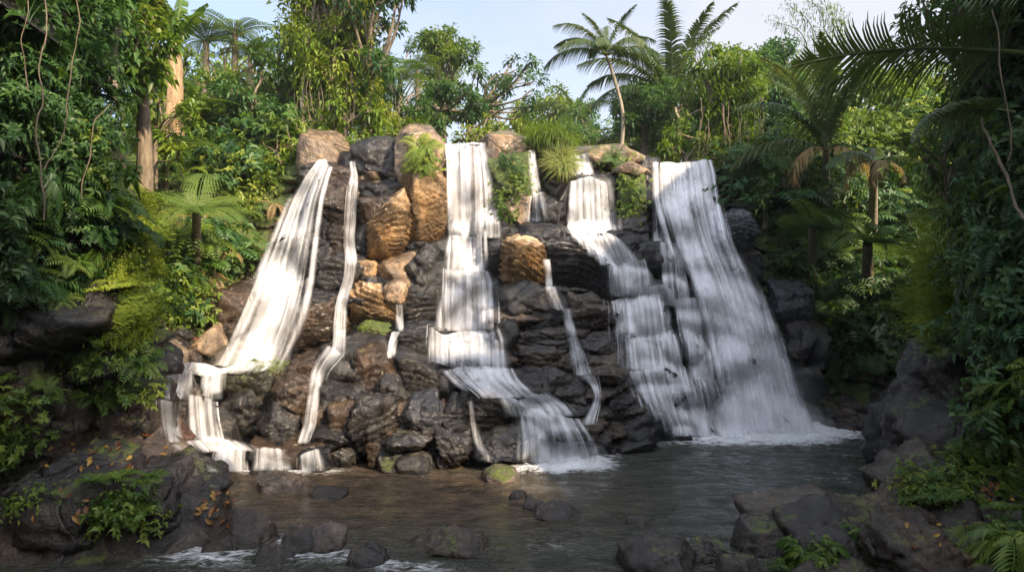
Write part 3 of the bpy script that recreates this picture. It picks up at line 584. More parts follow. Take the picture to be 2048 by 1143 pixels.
 ([1000,650,1026,647,1032,670,1020,690,994,690],'k',.2,-1.,dict(label='round dark boulder splitting the centre tier')),
 ([1063,750,1107,744,1143,765,1130,783,1100,787,1078,776],'g',.6,-.7,dict(tz=.6,label='shiny grey creased rock above the lowest centre cascade')),
 ([1088,788,1152,783,1168,800,1158,832,1100,812],'g',.6,-.6,dict(label='cracked grey rock above the right arm of the lowest cascade')),
 ([1036,758,1076,764,1092,800,1050,808],'g',.4,-.4,dict(tz=.6,label='grey slab left of the shiny creased rock')),
 ([1148,754,1194,754,1194,792,1158,793],'d',.4,-.4,dict(label='dark block under the thin middle trickle')),
 ([1188,800,1210,785,1242,794,1272,810,1278,832,1230,843,1192,822],'k',.3,-.8,dict(tz=.6,moss=.1,label='black glossy boulder at the foot of the second fall')),
 ([1198,768,1266,766,1274,806,1240,798,1198,790],'k',.3,-.4,dict(label='black block behind the glossy boulder')),
 ([1168,823,1192,813,1222,830,1212,852,1185,864,1163,840],'g',.3,-.7,dict(label='grey faceted rock left of the glossy boulder')),
 ([1193,850,1240,838,1302,823,1324,845,1304,872,1260,890,1220,882],'k',.4,-.6,dict(tz=.4,label='wide black grooved rock at the waterline')),
 ([1248,880,1300,838,1324,850,1330,894,1250,906],'k',.2,-.1,dict(label='black shaded base rock left of the waterline boulder')),
 ([1332,882,1350,864,1375,869,1391,892,1345,900],'k',.1,-.7,dict(label='round black boulder at the edge of the open pool')),
 ([1392,868,1418,862,1444,884,1398,890],'k',.1,-.8,dict(label='low black stone at the foot of the big fall, left side')),
 ([1262,892,1305,886,1315,901,1260,906],'d',.2,-.4,dict(label='flat brown stone lying at the waterline')),
 ([1183,862,1210,866,1213,888,1180,884],'g',.2,-.7,dict(label='tilted grey stone right of the lowest cascade')),
 ([1196,896,1222,896,1228,912,1200,914],'k',.1,-.3,dict(label='small black stone touching the pool foam')),
 ([1455,436,1500,431,1513,452,1492,492,1458,482],'u',.9,-1.2,dict(tx=-.3,label='grey shaly rock right of the big fall, high up')),
 ([1478,495,1510,490,1530,530,1520,560,1490,540],'k',.5,-.9,dict(label='black rock below the shaly rock, right of big fall')),
 ([1560,580,1612,578,1628,612,1602,645,1563,626],'u',.5,-1.3,dict(tx=-.2,label='purple grey slanting block right of the big fall')),
 ([1590,652,1618,645,1632,690,1612,722,1588,700],'g',.5,-1.3,dict(tx=-.2,label='pale craggy rock right of the big fall')),
 ([1632,660,1664,672,1660,732,1625,750,1612,722],'k',.5,-1.1,dict(tx=-.2,label='black craggy rock under the slanting block')),
 ([1598,745,1640,735,1650,790,1610,800],'k',.4,-.9,dict(label='black rock low beside the big fall, right side')),
 ([1540,842,1562,832,1582,846,1582,868,1545,870],'k',.1,-.9,dict(label='small dark boulder in the spray of the big fall')),
 ([385,640,400,600,450,588,492,610,482,652,430,698,385,690],'b',.5,-.4,dict(tx=.3,tz=.4,label='large reddish brown rock left of the leftmost fall')),
 ([382,690,415,662,425,690,410,712,385,712],'t',.4,-.8,dict(label='pale brown faceted rock under the large reddish rock')),
 ([300,722,325,708,352,730,355,760,325,775,300,760],'t',.2,-.4,dict(tx=.3,label='pointed grey boulder left of the cascade top')),
 ([272,705,300,690,325,705,300,730,275,728],'d',.2,-.2,dict(label='dark stone in the pile left of the cascade')),
 ([345,712,375,700,384,725,355,735],'b',.2,-.4,dict(label='brown stone in the pile left of the cascade top')),
 ([330,668,352,660,368,680,345,696,328,690],'r',.1,-.1,dict(label='small reddish stone on the rubble slope')),
 ([262,770,310,765,335,830,350,880,300,905,268,850],'d',.6,-.5,dict(tx=.3,tz=.5,label='long dark rock sloping beside the left cascade')),
 ([330,838,372,850,425,890,432,935,372,945,320,890],'d',.5,-.5,dict(tx=.2,tz=.6,label='dark wrinkled rock at the lower left of the cascade')),
 ([268,850,295,862,330,905,325,945,275,925],'r',.5,-.4,dict(tx=.4,label='reddish brown cracked rock at the left bank edge'))]:
    rock(a[0], a[1], a[2], a[3], **a[4])
# steps hidden behind the veils of the second and the big fall
rs = np.random.default_rng(21)
for i in range(46):
    t = rs.uniform(0, 1); py = 480+t*380; px = rs.uniform(np.interp(py, [480, 560, 870], [1190, 1225, 1330]), np.interp(py, [480, 600, 870], [1400, 1420, 1530]))
    w_, h_ = rs.uniform(20, 48), rs.uniform(9, 22)
    rock([px-w_, py-h_*.5, px-w_*.3, py-h_, px+w_*.6, py-h_*.9, px+w_, py, px+w_*.5, py+h_, px-w_*.6, py+h_], 'k', .3, -.35, tz=.5,
         label='black step rock behind the veils of the two right falls', group='step rocks behind the right falls')
for i in range(12):
    px, py = rs.uniform(452, 1010), rs.uniform(745, 925); w_, h_ = rs.uniform(14, 30), rs.uniform(10, 20)
    if px < 640 and py > 860: continue
    rock([px-w_, py-h_*.4, px-w_*.2, py-h_, px+w_*.7, py-h_*.8, px+w_, py+h_*.2, px+w_*.3, py+h_, px-w_*.7, py+h_*.8], ['d', 'b', 'g', 'k'][i % 4], .5, -.15, tz=.4,
         label='small broken rock wedged among the lower left mass', group='small rocks in the lower mass')
for i in range(22):
    px, py = rs.uniform(268, 380), rs.uniform(660, 765); w_ = rs.uniform(8, 20); h_ = w_*rs.uniform(.6, .9)
    rock([px-w_, py, px-w_*.3, py-h_, px+w_*.7, py-h_*.8, px+w_, py+h_*.3, px, py+h_], ['d', 'r', 'b', 'g'][i % 4], .1, -.15, tz=.4,
         label='small rubble stone on the slope left of the cascade', group='rubble stones left of the cascade')
for i in range(46):
    px, py = [(rs.uniform(1015, 1235), rs.uniform(575, 790)), (rs.uniform(1015, 1235), rs.uniform(575, 790)), (rs.uniform(560, 870), rs.uniform(480, 730)), (rs.uniform(640, 1010), rs.uniform(700, 930)), (rs.uniform(1100, 1330), rs.uniform(760, 900))][i % 5]
    w_, h_ = rs.uniform(28, 62), rs.uniform(6, 13)
    rock([px-w_, py+h_*.2, px-w_*.5, py-h_*.8, px+w_*.3, py-h_, px+w_, py-h_*.1, px+w_*.6, py+h_*.8, px-w_*.4, py+h_], ['k', 'd', 'k', 'g', 'b'][rs.integers(5)], .9, -.55, th=.55, tz=.7,
         label='thin dark layered slab jutting from the face between the falls', group='thin layered slabs on the face')
# stones standing in the pool: outline given where the water meets them
def stone(x0, y0, x1, y1, col='k', moss=0, label='', st=.15, group=None):
    Y = HC*F/(y1-HY-3)+0.1; cx, w_, h_ = (x0+x1)/2, (x1-x0)/2, (y1-y0)
    r = np.random.default_rng(int(x0*3+y0)); a = np.linspace(0, 2*math.pi, 8)[:-1]+r.uniform(0, .6)
    k = r.uniform(.85, 1.08, 7); pts = np.stack([cx+w_*np.cos(a)*k, (y0+y1)/2+h_*.18+np.sin(a)*h_*.66*k], 1)
    rock(pts.ravel(), col, st, 0, th=w_/F*Y*r.uniform(.6, .85), tz=.9, moss=moss, label=label, Y=Y+w_/F*Y*.4, name='stone', group=group, lvl=5 if w_ > 35 else 4)
for s in [(753,898,812,948,'g',.25,'grey green mossy topped boulder standing in the pool before the lower mass'),(788,913,858,952,'g',0,'speckled grey brown boulder leaning beside the mossy pool boulder'),
 (403,951,442,974,'k',0,'small black stone below the left outflow'),(503,932,554,957,'k',0,'black stone in the outflow foam'),(514,957,588,992,'g',.1,'grey brown rounded stone in the brown shallows'),
 (618,990,682,1006,'k',0,'flat dark stone barely above the brown water'),(968,944,1032,971,'g',.2,'low olive grey stone in the middle of the pool'),(1020,990,1050,1005,'k',0,'tiny black stone left of the square one'),
 (1052,1001,1086,1024,'k',0,'small square black stone in mid pool'),(1070,1024,1142,1047,'k',0,'flat black two lobed stone in mid pool'),(412,1057,528,1114,'d',.05,'large rounded dark stone in the lower left rapids'),
 (562,1070,628,1118,'k',0,'black stone in the rapids beside a taller one'),(612,1064,682,1116,'g',.05,'tall rounded grey stone in the lower left rapids'),(848,1086,962,1122,'d',.1,'long low stone at the bottom centre of the pool'),
 (695,1112,764,1150,'k',0,'broken black stone at the bottom edge of the photo'),(505,1112,566,1142,'k',0,'half sunk black stone under the large rounded one'),(1262,1042,1294,1056,'k',0,'tiny dark stone awash right of centre'),
 (425,908,510,946,'d',0,'dark smooth stone with water sliding over, left outflow'),(535,905,560,925,'k',0,'black stone on the outflow ledge'),(1488,1050,1622,1125,'k',.12,'big dark mossy boulder at the bottom right of the pool'),
 (1380,1092,1452,1132,'k',.2,'round black stone left of the big mossy boulder'),(1255,1102,1382,1160,'k',.1,'brown flat stone at the bottom edge right of centre'),(1452,1118,1520,1160,'d',.1,'dark stone at the bottom edge under the mossy boulder'),
 (385,1000,440,1030,'d',.1,'dark stone holding yellow leaves near the left shelf'),(440,1016,490,1044,'k',0,'black stone beside the leaf pile'),(1690,1015,1790,1060,'g',.1,'grey ridge stone at the edge of the right shelf')]:
    stone(*s[:6], label=s[6])
for i, (px, Yd) in enumerate([(1390, 13.5), (1480, 12.2), (1240, 8.2), (900, 12.8), (760, 9.6), (940, 10.2), (1165, 9.2), (640, 9.9)]):
    pass
# boulders of the near banks and the far right shore
for a in [
 ([-60,592,60,586,180,610,196,650,120,690,-60,700],'k',1.,8.9,.1,'long dark overhanging layer on the near left wall'),
 ([20,690,120,676,236,700,240,742,120,760,0,750],'k',.6,9.2,.3,'black undercut block on the near left wall'),
 ([190,640,262,630,276,690,240,712,196,700],'d',.6,10,.3,'jutting grey block near the mossy ridge'),
 ([30,720,110,716,150,770,138,822,60,820,22,780],'g',.3,9.4,.2,'grey pitted block at head of the left shelf'),
 ([60,820,170,790,262,800,262,880,180,905,50,880],'d',.4,10.0,.3,'dark block at the back of the left shelf'),
 ([-40,720,30,745,70,830,60,905,-40,900],'d',.2,8.6,.35,'mossy boulder at the far left edge'),
 ([-30,1000,60,965,150,985,170,1050,150,1115,-10,1120],'k',.3,8.0,.15,'large black smooth boulder at the bottom left'),
 ([140,1010,200,985,280,1000,300,1070,260,1110,150,1105],'k',.3,8.3,.05,'cracked black boulder under the leafy fern clump'),
 ([255,1010,320,975,390,1020,402,1070,330,1090,262,1085],'k',.2,8.8,.2,'mossy rounded boulder at the tip of the left shelf'),
 ([150,905,240,890,300,930,262,965,160,955],'g',.2,9.8,.1,'flat grey stone strewn with yellow leaves'),
 ([0,915,90,905,140,940,100,975,0,970],'d',.3,9.0,.3,'dark stone at the left edge of the leaf strewn shelf'),
 ([250,960,318,950,350,985,300,1010],'d',.2,9.6,.1,'smooth bluish stone above the shelf tip'),
 ([1850,860,1900,820,1960,850,1955,930,1890,960,1845,930],'k',.5,10.8,.2,'black foot boulder under the mossy shoulder'),
 ([1795,850,1825,838,1852,880,1840,950,1800,960,1786,920],'k',.3,12.6,.1,'upright black boulder at the corner of the right wall'),
 ([1880,690,1950,700,1990,780,1940,850,1880,830,1862,750],'k',.4,11.2,.3,'bulging dark rock under the moss covered shoulder'),
 ([1745,1060,1830,1020,1900,1040,1890,1090,1800,1100],'b',.6,8.6,.1,'tilted brown slab on the right shelf'),
 ([1830,980,1900,930,1970,960,1960,1020,1870,1040],'d',.2,8.9,.05,'bluish dark rounded boulder on the right shelf'),
 ([1640,1100,1720,1080,1790,1105,1800,1160,1650,1170],'k',.2,7.6,.1,'dark smooth stone at the bottom right edge'),
 ([1800,1090,1880,1080,1930,1130,1850,1165,1790,1150],'b',.5,7.2,.1,'brown cracked slab at the bottom of the right shelf'),
 ([1560,1065,1700,1040,1760,1070,1700,1105,1580,1110],'g',.4,8.5,.15,'long grey slab at the water edge of the right shelf'),
 ([1900,880,1990,850,2060,880,2050,930,1930,940],'k',.3,9.6,.05,'flat bluish ledge under the lance leaved plants')]:
    rock(a[0], a[1], a[2], 0, moss=a[4], label=a[5], Y=a[3], tz=.5, lvl=5)
for i in range(34):
    px, py = rs.uniform(1655, 1830), rs.uniform(795, 868); w_ = rs.uniform(7, 24); h_ = w_*rs.uniform(.5, .8); Y = np.interp(py, [795, 868], [20.3, 17.4])
    rock([px-w_, py, px-w_*.3, py-h_, px+w_*.7, py-h_*.8, px+w_, py+h_*.3, px, py+h_], ['d', 'k', 'b', 'g'][i % 4], .1, 0, tz=.4, Y=Y,
         label='dark angular rubble stone on the shaded far right shore', group='rubble stones on the far right shore')

# ------------------------------------------------------------------ falling water laid on the rock it runs over
bpy.context.view_layer.update(); dg = bpy.context.evaluated_depsgraph_get(); OR = Vector((0, 0, HC))
def hit(px, py, dg=dg):
    d = Vector(((px-CX)/F, 1, (HY-py)/F)); l = d.length
    ok, loc, n, i, o, m = sc.ray_cast(dg, OR, d/l, distance=200)
    return (loc, n, o) if ok else (None, None, None)
def gsm(a, s, axis):
    if s <= 0: return a
    k = np.arange(-int(3*s)-1, int(3*s)+2); w_ = np.exp(-k**2/(2*s*s)); w_ /= w_.sum()
    return np.apply_along_axis(lambda v: np.convolve(np.pad(v, len(k)//2, mode='edge'), w_, 'valid'), axis, a)
def curtain(parent, rows, thick=0.6, edge=0.26, sv=3.4, su=4.0, off=0.07, leap=0.0, seed=0, stepx=3.0, lip=10.0, skew=0.0, vert=0.6, name='water_curtain'):
    """one tier of a fall: a thin veil plus many soft strands, in one mesh"""
    rows = np.array(rows, float); py = np.arange(rows[0, 0], rows[-1, 0]+.1, 3.0); n = len(py)
    xl = gsm(np.interp(py, rows[:, 0], rows[:, 1])[:, None], 3, 0)[:, 0]; xr = gsm(np.interp(py, rows[:, 0], rows[:, 2])[:, None], 3, 0)[:, 0]
    wpx = (xr-xl).mean()
    if wpx < 30: xl = xl-2; xr = xr+2; lip = 0
    nc = max(5, int((xr-xl).max()/stepx)+1); u = np.linspace(0, 1, nc); PXg = xl[:, None]+(xr-xl)[:, None]*u
    r = np.random.default_rng(seed+5); lp = lip*fbm(np.stack([u*wpx/45, u*0+seed, u*0], 1), 2)
    PYg = py[:, None]+lp[None]*np.exp(-(py-py[0])/30)[:, None]+0*PXg+skew*(1-u)[None]*((py-py[0])/(py[-1]-py[0]))[:, None]
    S = np.empty(PXg.shape)
    for i in range(n):
        for j in range(nc):
            loc = hit(PXg[i, j], PYg[i, j])[0]; d0 = float(D(PXg[i, j], PYg[i, j])); S[i, j] = min(loc.y, d0+0.3) if loc else d0
    E = S.copy()
    for dy_, dx_ in ((1, 0), (2, 0), (0, 1), (1, 1)): E = np.minimum(E, np.minimum(np.roll(S, (dy_, dx_), (0, 1)), np.roll(S, (-dy_, -dx_), (0, 1)))) if min(S.shape) > 6 else E
    E[:3] = S[:3]; E[-3:] = S[-3:]; s1 = gsm(gsm(S, sv, 0), su, 1); S0 = S; S = np.maximum(E, s1-.28); W = gsm(gsm(np.minimum(S, s1), sv*.5, 0), su*.5, 1); thin = np.clip((s1-S0)/0.25, -1, 1); led = np.clip(-np.gradient(W, axis=0)/3/0.03, 0, 1)
    vf = (py-py[0])/max(py[-1]-py[0], 1); lpv = leap*(np.sin(np.clip(vf, 0, 1)*math.pi)**0.8)
    V, Fc, CV, TH, UVs = [], [], [], [], []; nv = 0
    def pos(px, pyy, Y): return np.stack([(px-CX)/F*Y, Y, HC+(HY-pyy)/F*Y], -1)
    def addg(co, cov, th, ug, vg):
        nonlocal nv
        a_, b_ = co.shape[:2]; V.append(co.reshape(-1, 3)); Fc.append(grid_faces(a_, b_)[:, ::-1]+nv); nv += a_*b_
        CV.append(np.broadcast_to(cov, (a_, b_)).ravel()); TH.append(np.broadcast_to(th, (a_, b_)).ravel()); UVs.append(np.stack([np.broadcast_to(ug, (a_, b_)), np.broadcast_to(vg, (a_, b_))], -1).reshape(-1, 2))
    L = np.concatenate([[0], np.cumsum(np.abs(np.diff(HC+(HY-py)/F*W.mean(1))))]); wid = wpx/F*W.mean()
    e = np.clip(np.minimum(u, 1-u)[None]/edge, 0, 1); ends = np.clip((py-py[0]+3)/6, 0, 1)*np.clip((py[-1]-py+5)/10, 0, 1)
    foamb = np.exp(-((py[-1]-py)/9)**2)+0.6*np.exp(-((py-py[0])/7)**2)
    addg(pos(PXg, PYg, W-off-lpv[:, None]), e*ends[:, None], thick*.66+.2*foamb[:, None]-.12*thin+.28*led, ((1-vert)*u[None]*wid+vert*(PXg-xl.mean())/F*W.mean())+seed*3.7, L[:, None])
    slant = (np.abs(xl[-1]-xl[0])+np.abs(xr[-1]-xr[0]))/2; ns_ = int(max(4, (wpx+vert*slant*.8)/5.5)*(.5+thick)); iy = np.arange(n)
    for k in range(ns_):
        u0 = r.uniform(0.02, 0.98) if r.random() < .6 else (round(r.uniform(0, 5))+r.normal(0, .35))/5; u0 = np.clip(u0, .06, .94)
        if wpx > 40 and r.random() < .08: u0 = r.choice([.03, .97])
        i0 = int(max(0, r.uniform(-.7, .6+.2*vert))*n); i1 = int(min(1, max(i0/n+.25, r.uniform(.55, 1.6)))*n)
        if i1-i0 < 5: continue
        ii = iy[i0:i1]; v = vf[ii]; uu = np.clip(u0+(u0-.5)*.12*(v-v[0])+r.normal(0, .03)*(v-v[0])**1.3, -.01, 1.01)
        x = xl[ii]+(xr[ii]-xl[ii])*uu; x = (1-vert)*x+vert*(x[0]+(x[-1]-x[0])*.12*(v-v[0])); ua = (x-xl[ii])/np.maximum(xr[ii]-xl[ii], 1); uu = np.clip(ua, 0, 1); ein = np.clip(np.minimum(ua, 1-ua)/.04+1.6, 0, 1); jj = np.clip((uu*(nc-1)).round().astype(int), 0, nc-1)
        yd = W[ii, jj]-off-lpv[ii]*r.uniform(.8, 1.25)-r.uniform(.02, .12)
        hw = (2.2+10*r.random()**1.8)*(.7+.6*(v-v[0]))*(1 if wpx > 40 else .55); c5 = np.linspace(-1, 1, 9); px = x[:, None]+hw[:, None]*c5; yy = np.broadcast_to((py[ii]+lp[jj]*np.exp(-(py[ii]-py[0])/30)+skew*(1-uu)*v)[:, None], px.shape)
        prof = (np.exp(-(c5*1.7)**2)-.0556)/.9444*(1-abs(c5)**6); t_ = np.arange(len(ii)); fa = ein*np.clip((t_+1)/(9 if i0 > 0 else 2), 0, 1)*np.clip((len(ii)-t_)/(12 if i1 < n else 4), 0, 1)
        st_ = r.uniform(.15, .8)*thick**.5
        addg(pos(px, yy, yd[:, None]+0*px), (prof[None]*fa[:, None])*.999+.0, st_*np.ones((1, 9))+0*px, px/F*18+seed, L[ii][:, None])
        CV[-1] = CV[-1]*1.0+2.0           # marks a strand: alpha = (cover-2)*thick, softened by the shader
    o = obj(name, mesh(name, np.concatenate(V), np.concatenate(Fc), M['fallwater'], True, {'cover': ('POINT', np.concatenate(CV)), 'thick': ('POINT', np.concatenate(TH))}, uv=np.concatenate(UVs)), parent)
    return o
def fall(label, x, y, Y, tiers, **kw):
    e = bpy.data.objects.new('waterfall', None); C.objects.link(e); tag(e, label, 'waterfall')
    for i, (rows, k) in enumerate(tiers):
        a = dict(kw); a.update(k); curtain(e, rows, seed=int(x)+i*7, **a)
    return e
for px, py, w_, h_, dy in [(352,800,17,16,-.45),(398,786,14,13,-.45),(384,846,18,15,-.45),(330,842,13,13,-.4),(420,868,15,12,-.4),(452,922,26,15,-.5),(505,912,14,11,-.5),(560,922,20,14,-.5),(612,915,18,12,-.5),(640,925,14,14,-.5),(415,756,14,9,-.4)]:
    rock([px-w_, py, px-w_*.4, py-h_, px+w_*.6, py-h_*.8, px+w_, py+h_*.2, px+w_*.3, py+h_, px-w_*.7, py+h_*.8], 'k', .1, dy, th=.28, tz=.6, label='black wet rock breaking the flow of the left cascade', group='rocks in the left cascade')
bpy.context.view_layer.update(); dg = bpy.context.evaluated_depsgraph_get(); hit.__defaults__ = (dg,)
fall('leftmost waterfall fanning out warm white from a high notch to the cascade', 560, 500, 18, [
  ([(326,640,664),(345,612,657),(400,575,642),(480,540,630),(560,503,620),(640,466,600),(700,438,572),(738,414,548)], dict(vert=.1, leap=.5, thick=.66, edge=.3, sv=9, su=4)),
  ([(560,555,622),(600,548,614),(650,520,590),(722,470,565)], dict(thick=.35, edge=.35, vert=.1)),
  ([(728,350,560),(736,345,545),(750,335,470)], dict(thick=1.0, edge=.2, off=.05)),
  ([(738,342,384),(770,328,380),(800,322,372)], dict(thick=.7, edge=.3)), ([(740,398,456),(765,396,448),(800,392,440)], dict(thick=.65, edge=.3)), ([(794,310,366),(850,318,366),(884,332,372)], dict(thick=.6, edge=.3)), ([(796,376,436),(836,382,440),(884,392,462)], dict(thick=.55, edge=.3)),
  ([(878,336,470),(890,362,520),(903,400,560)], dict(thick=.7, edge=.3)), ([(896,425,500),(918,420,498),(944,408,500)], dict(thick=.7, edge=.3)), ([(900,512,572),(944,508,590)], dict(thick=.55, edge=.3)), ([(904,592,640),(944,596,662)], dict(thick=.45, edge=.3))])
fall('thin waterfall winding down beside the tapering pillar left of centre', 700, 450, 19, [
  ([(322,698,709),(350,701,717),(380,692,717),(430,688,715),(480,686,711),(518,690,716)], dict(vert=.1, thick=.5, edge=.25, leap=.15)),
  ([(512,692,716),(555,690,712),(600,673,697),(650,667,694),(676,668,694),(712,662,693)], dict(vert=.1, thick=.45, edge=.25)),
  ([(700,655,692),(715,636,680),(740,620,655),(790,612,642),(850,604,636),(886,590,618)], dict(vert=.1, thick=.38, edge=.25))])
fall('trickle dripping from the tan knob onto the black ledge', 800, 640, 17, [
  ([(608,794,806),(640,796,806),(664,798,808)], dict(vert=.1, thick=.6, edge=.3)), ([(662,784,806),(680,778,790),(718,775,784)], dict(vert=.1, thick=.6, edge=.3))])
fall('central waterfall falling in tiers and widening towards the pool', 940, 500, 18, [
  ([(284,880,950),(330,888,950),(400,893,948),(476,900,944)], dict(thick=.8, edge=.2, leap=.3)),
  ([(284,938,966),(325,938,980),(380,940,996),(440,938,1004),(476,930,1010)], dict(thick=.5, edge=.2)),
  ([(470,895,978),(500,892,980),(546,884,984)], dict(thick=.8)),
  ([(542,876,985),(560,876,1003),(600,873,1006),(662,876,1008)], dict(thick=.75)),
  ([(660,850,1000),(672,850,1022),(700,848,1024),(770,852,1028)], dict(thick=.72, skew=-48)),
  ([(736,878,1030),(762,912,1042),(798,970,1090)], dict(thick=1.0, edge=.2, vert=.2)),
  ([(788,985,1095),(806,1010,1140),(834,1028,1165)], dict(thick=.75, vert=.2)), ([(826,1026,1160),(880,1032,1190),(927,1032,1204)], dict(thick=.68, vert=.15)),
  ([(800,935,945),(835,938,950),(880,945,966),(925,972,985)], dict(thick=.1, edge=.4))])
fall('narrow trickle falling beside the grass tuft onto the grey dome', 1065, 380, 20, [
  ([(300,1059,1065),(350,1060,1072),(392,1062,1080)], dict(vert=.1, thick=.8, edge=.3)), ([(390,1056,1088),(410,1048,1098),(446,1040,1112)], dict(vert=.1, thick=.12, edge=.3))])
fall('small waterfall between the golden and the black ribbed boulders', 1100, 600, 18, [
  ([(518,1082,1100),(540,1090,1104),(575,1091,1106)], dict(vert=.1, thick=.55, edge=.25)), ([(572,1088,1112),(600,1094,1122),(622,1110,1138)], dict(vert=.1, thick=.42, edge=.25)),
  ([(616,1122,1140),(650,1130,1150),(680,1138,1158),(704,1140,1170),(752,1146,1188)], dict(vert=.1, thick=.42, edge=.2)), ([(750,1150,1196),(770,1184,1200),(800,1188,1202),(850,1160,1190)], dict(vert=.1, thick=.45, edge=.3))])
fall('second waterfall from the right stepping down over many dark ledges', 1200, 500, 19, [
  ([(309,1142,1180),(352,1146,1194)], dict(thick=.75)), ([(350,1136,1218),(362,1134,1232),(400,1133,1236),(466,1136,1248)], dict(thick=.68)),
  ([(446,1126,1180),(470,1150,1240),(500,1180,1268),(530,1204,1292)], dict(thick=.95, edge=.16)), ([(522,1202,1290),(540,1204,1308),(596,1212,1322)], dict(thick=.75)),
  ([(590,1210,1320),(606,1218,1336),(650,1222,1348),(684,1226,1358)], dict(thick=.8)), ([(676,1226,1352),(700,1235,1370),(742,1240,1388)], dict(thick=.75)),
  ([(734,1238,1378),(765,1256,1396),(800,1280,1415),(840,1320,1440),(872,1345,1455)], dict(thick=.78, edge=.16)), ([(570,1275,1350),(590,1272,1365),(612,1280,1372)], dict(thick=.5, edge=.2))])
fall('big right waterfall pouring over the crest and spreading wide to the pool', 1450, 600, 19, [
  ([(326,1306,1425),(345,1306,1436),(400,1308,1446),(480,1340,1470),(560,1378,1520),(640,1412,1560),(700,1430,1584),(780,1452,1610),(866,1470,1648)], dict(vert=.35, thick=1.2, edge=.16, leap=.35, sv=7, su=4)),
  ([(555,1400,1500),(600,1415,1530),(700,1450,1565),(800,1485,1600),(866,1495,1615)], dict(vert=.4, thick=1.0, edge=.25, leap=.3, sv=6, su=4)),
  ([(328,1303,1322),(400,1304,1325),(490,1304,1345)], dict(thick=.35, edge=.25)), ([(484,1306,1362),(500,1308,1368),(560,1318,1376),(610,1330,1390)], dict(thick=.5, edge=.2)),
  ([(604,1338,1400),(640,1350,1410),(700,1372,1425),(760,1385,1440)], dict(thick=.6, edge=.2)), ([(752,1375,1450),(790,1400,1475),(840,1420,1500),(872,1430,1510)], dict(thick=.7, edge=.2))])

# drifting spray where the falls strike the pool
mm = bpy.data.materials.new('mist'); mm.use_nodes = True; t_ = mm.node_tree; t_.nodes.clear(); mo_ = N(t_, 'ShaderNodeOutputMaterial'); mv = N(t_, 'ShaderNodeVolumePrincipled'); LK(t_, mv.outputs[0], mo_.inputs['Volume']); mv.inputs['Color'].default_value = (.97, .98, 1, 1); mv.inputs['Density'].default_value = .28
mv2 = mm.copy(); mv2.node_tree.nodes['Principled Volume'].inputs['Density'].default_value = .05
V, Fc = [], []; v0, f0 = ICO[3]
for k, (px, py, Y, a, b, c) in enumerate([(1530,835,17.3,1.6,.5,.65),(1590,850,17.3,1.1,.4,.35),(1470,842,17.,1.0,.4,.4),(1110,910,13.4,.9,.3,.28),(1160,905,13.6,.6,.3,.25),(460,725,15.2,.7,.4,.4),(1540,790,17.4,1.4,.6,1.1),(520,700,15.6,.9,.5,.6)]):
    o = obj('mist', mesh('mist', v0*[a, b, c], f0, mm if k < 6 else mv2, True)); o.location = P(px, py, Y); struct(o, 'stuff', 'fine white spray drifting at the foot of a waterfall', 'mist')

# ------------------------------------------------------------------ plant prototypes (one mesh each; copies share it)
Z3 = np.array([0, 0, 1.0])
def rot_to(d, n):
    return nz(d)
def ang(n, r): return r.uniform(0, 2*math.pi, n)
def bush_mesh(name, seed, mat, n=700, rad=(0.8, 0.8, 0.6), L=(0.16, 0.26), W=0.42, clumps=16, hang=0.0, droop=0.3, spread=0.28, whorl=True):
    g = Geo(); r = np.random.default_rng(seed); rad = np.array(rad)
    c = nz(r.normal(0, 1, (clumps, 3))*[1, 1, 0.8]); c[:, 2] = np.abs(c[:, 2])*1.1-0.25; c = c*rad*r.uniform(0.55, 1.0, (clumps, 1))
    per = n//clumps
    for k in range(clumps): tube(g, spline([[0, 0, -0.25*rad[2]], c[k]*[.4, .4, .7], c[k]], 5), np.linspace(.012, .004, 5)*max(1, rad.mean()*1.4), 4, .1)
    for k in range(clumps):
        m = max(3, int(per*r.uniform(0.6, 1.4))); cr = spread*rad.mean()*r.uniform(0.7, 1.4)
        if whorl:      # short shoots, each ending in a whorl of leaves
            sh = max(2, m//7); q = c[k]+r.normal(0, 1, (sh, 3))*cr*[1, 1, 0.75]; v = np.clip(r.uniform(0.1, 0.9)+r.normal(0, .12, sh), 0, 1)
            for j in range(sh):
                a = np.linspace(0, 2*math.pi, 8)[:7]+r.uniform(0, 6)+r.normal(0, .35, 7); ax = nz(c[k]/rad+Z3*0.9+r.normal(0, .25, 3))
                s1 = nz(np.cross(ax, [0.31, 0.95, 0.1])); s2 = np.cross(ax, s1)
                d = s1*np.cos(a)[:, None]+s2*np.sin(a)[:, None]+ax*r.uniform(-0.2, 1.1, (7, 1)); l = r.uniform(L[0]*.5, L[1], 7)
                leaves(g, q[j]+np.zeros((7, 3)), d, ax+np.zeros((7, 3)), l, l*W, v[j]+r.normal(0, .07, 7), droop)
        else:
            q = c[k]+r.normal(0, 1, (m, 3))*cr; d = nz(q)+r.normal(0, .55, (m, 3)); l = r.uniform(*L, m)
            leaves(g, q, d, Z3+r.normal(0, .3, (m, 3)), l, l*W, r.uniform(0.1, 0.9)+r.normal(0, .12, m), droop)
        if hang and r.random() < 0.7:
            for h in range(3):
                hl = hang*r.uniform(0.4, 1); t = np.arange(0, hl, 0.07); p0 = c[k]+r.normal(0, cr, 3)
                q = p0-Z3*t[:, None]+0.05*np.stack([np.sin(t*4), np.cos(t*3), t*0], 1)
                a = ang(len(t), r); d = np.stack([np.cos(a), np.sin(a), -0.6+0*a], 1); l = r.uniform(L[0]*.6, L[1]*.8, len(t))
                leaves(g, q, d, Z3, l, l*W, r.uniform(0.2, 0.8)+r.normal(0, .1, len(t)), 0.4)
    return g.mesh(name, mat)
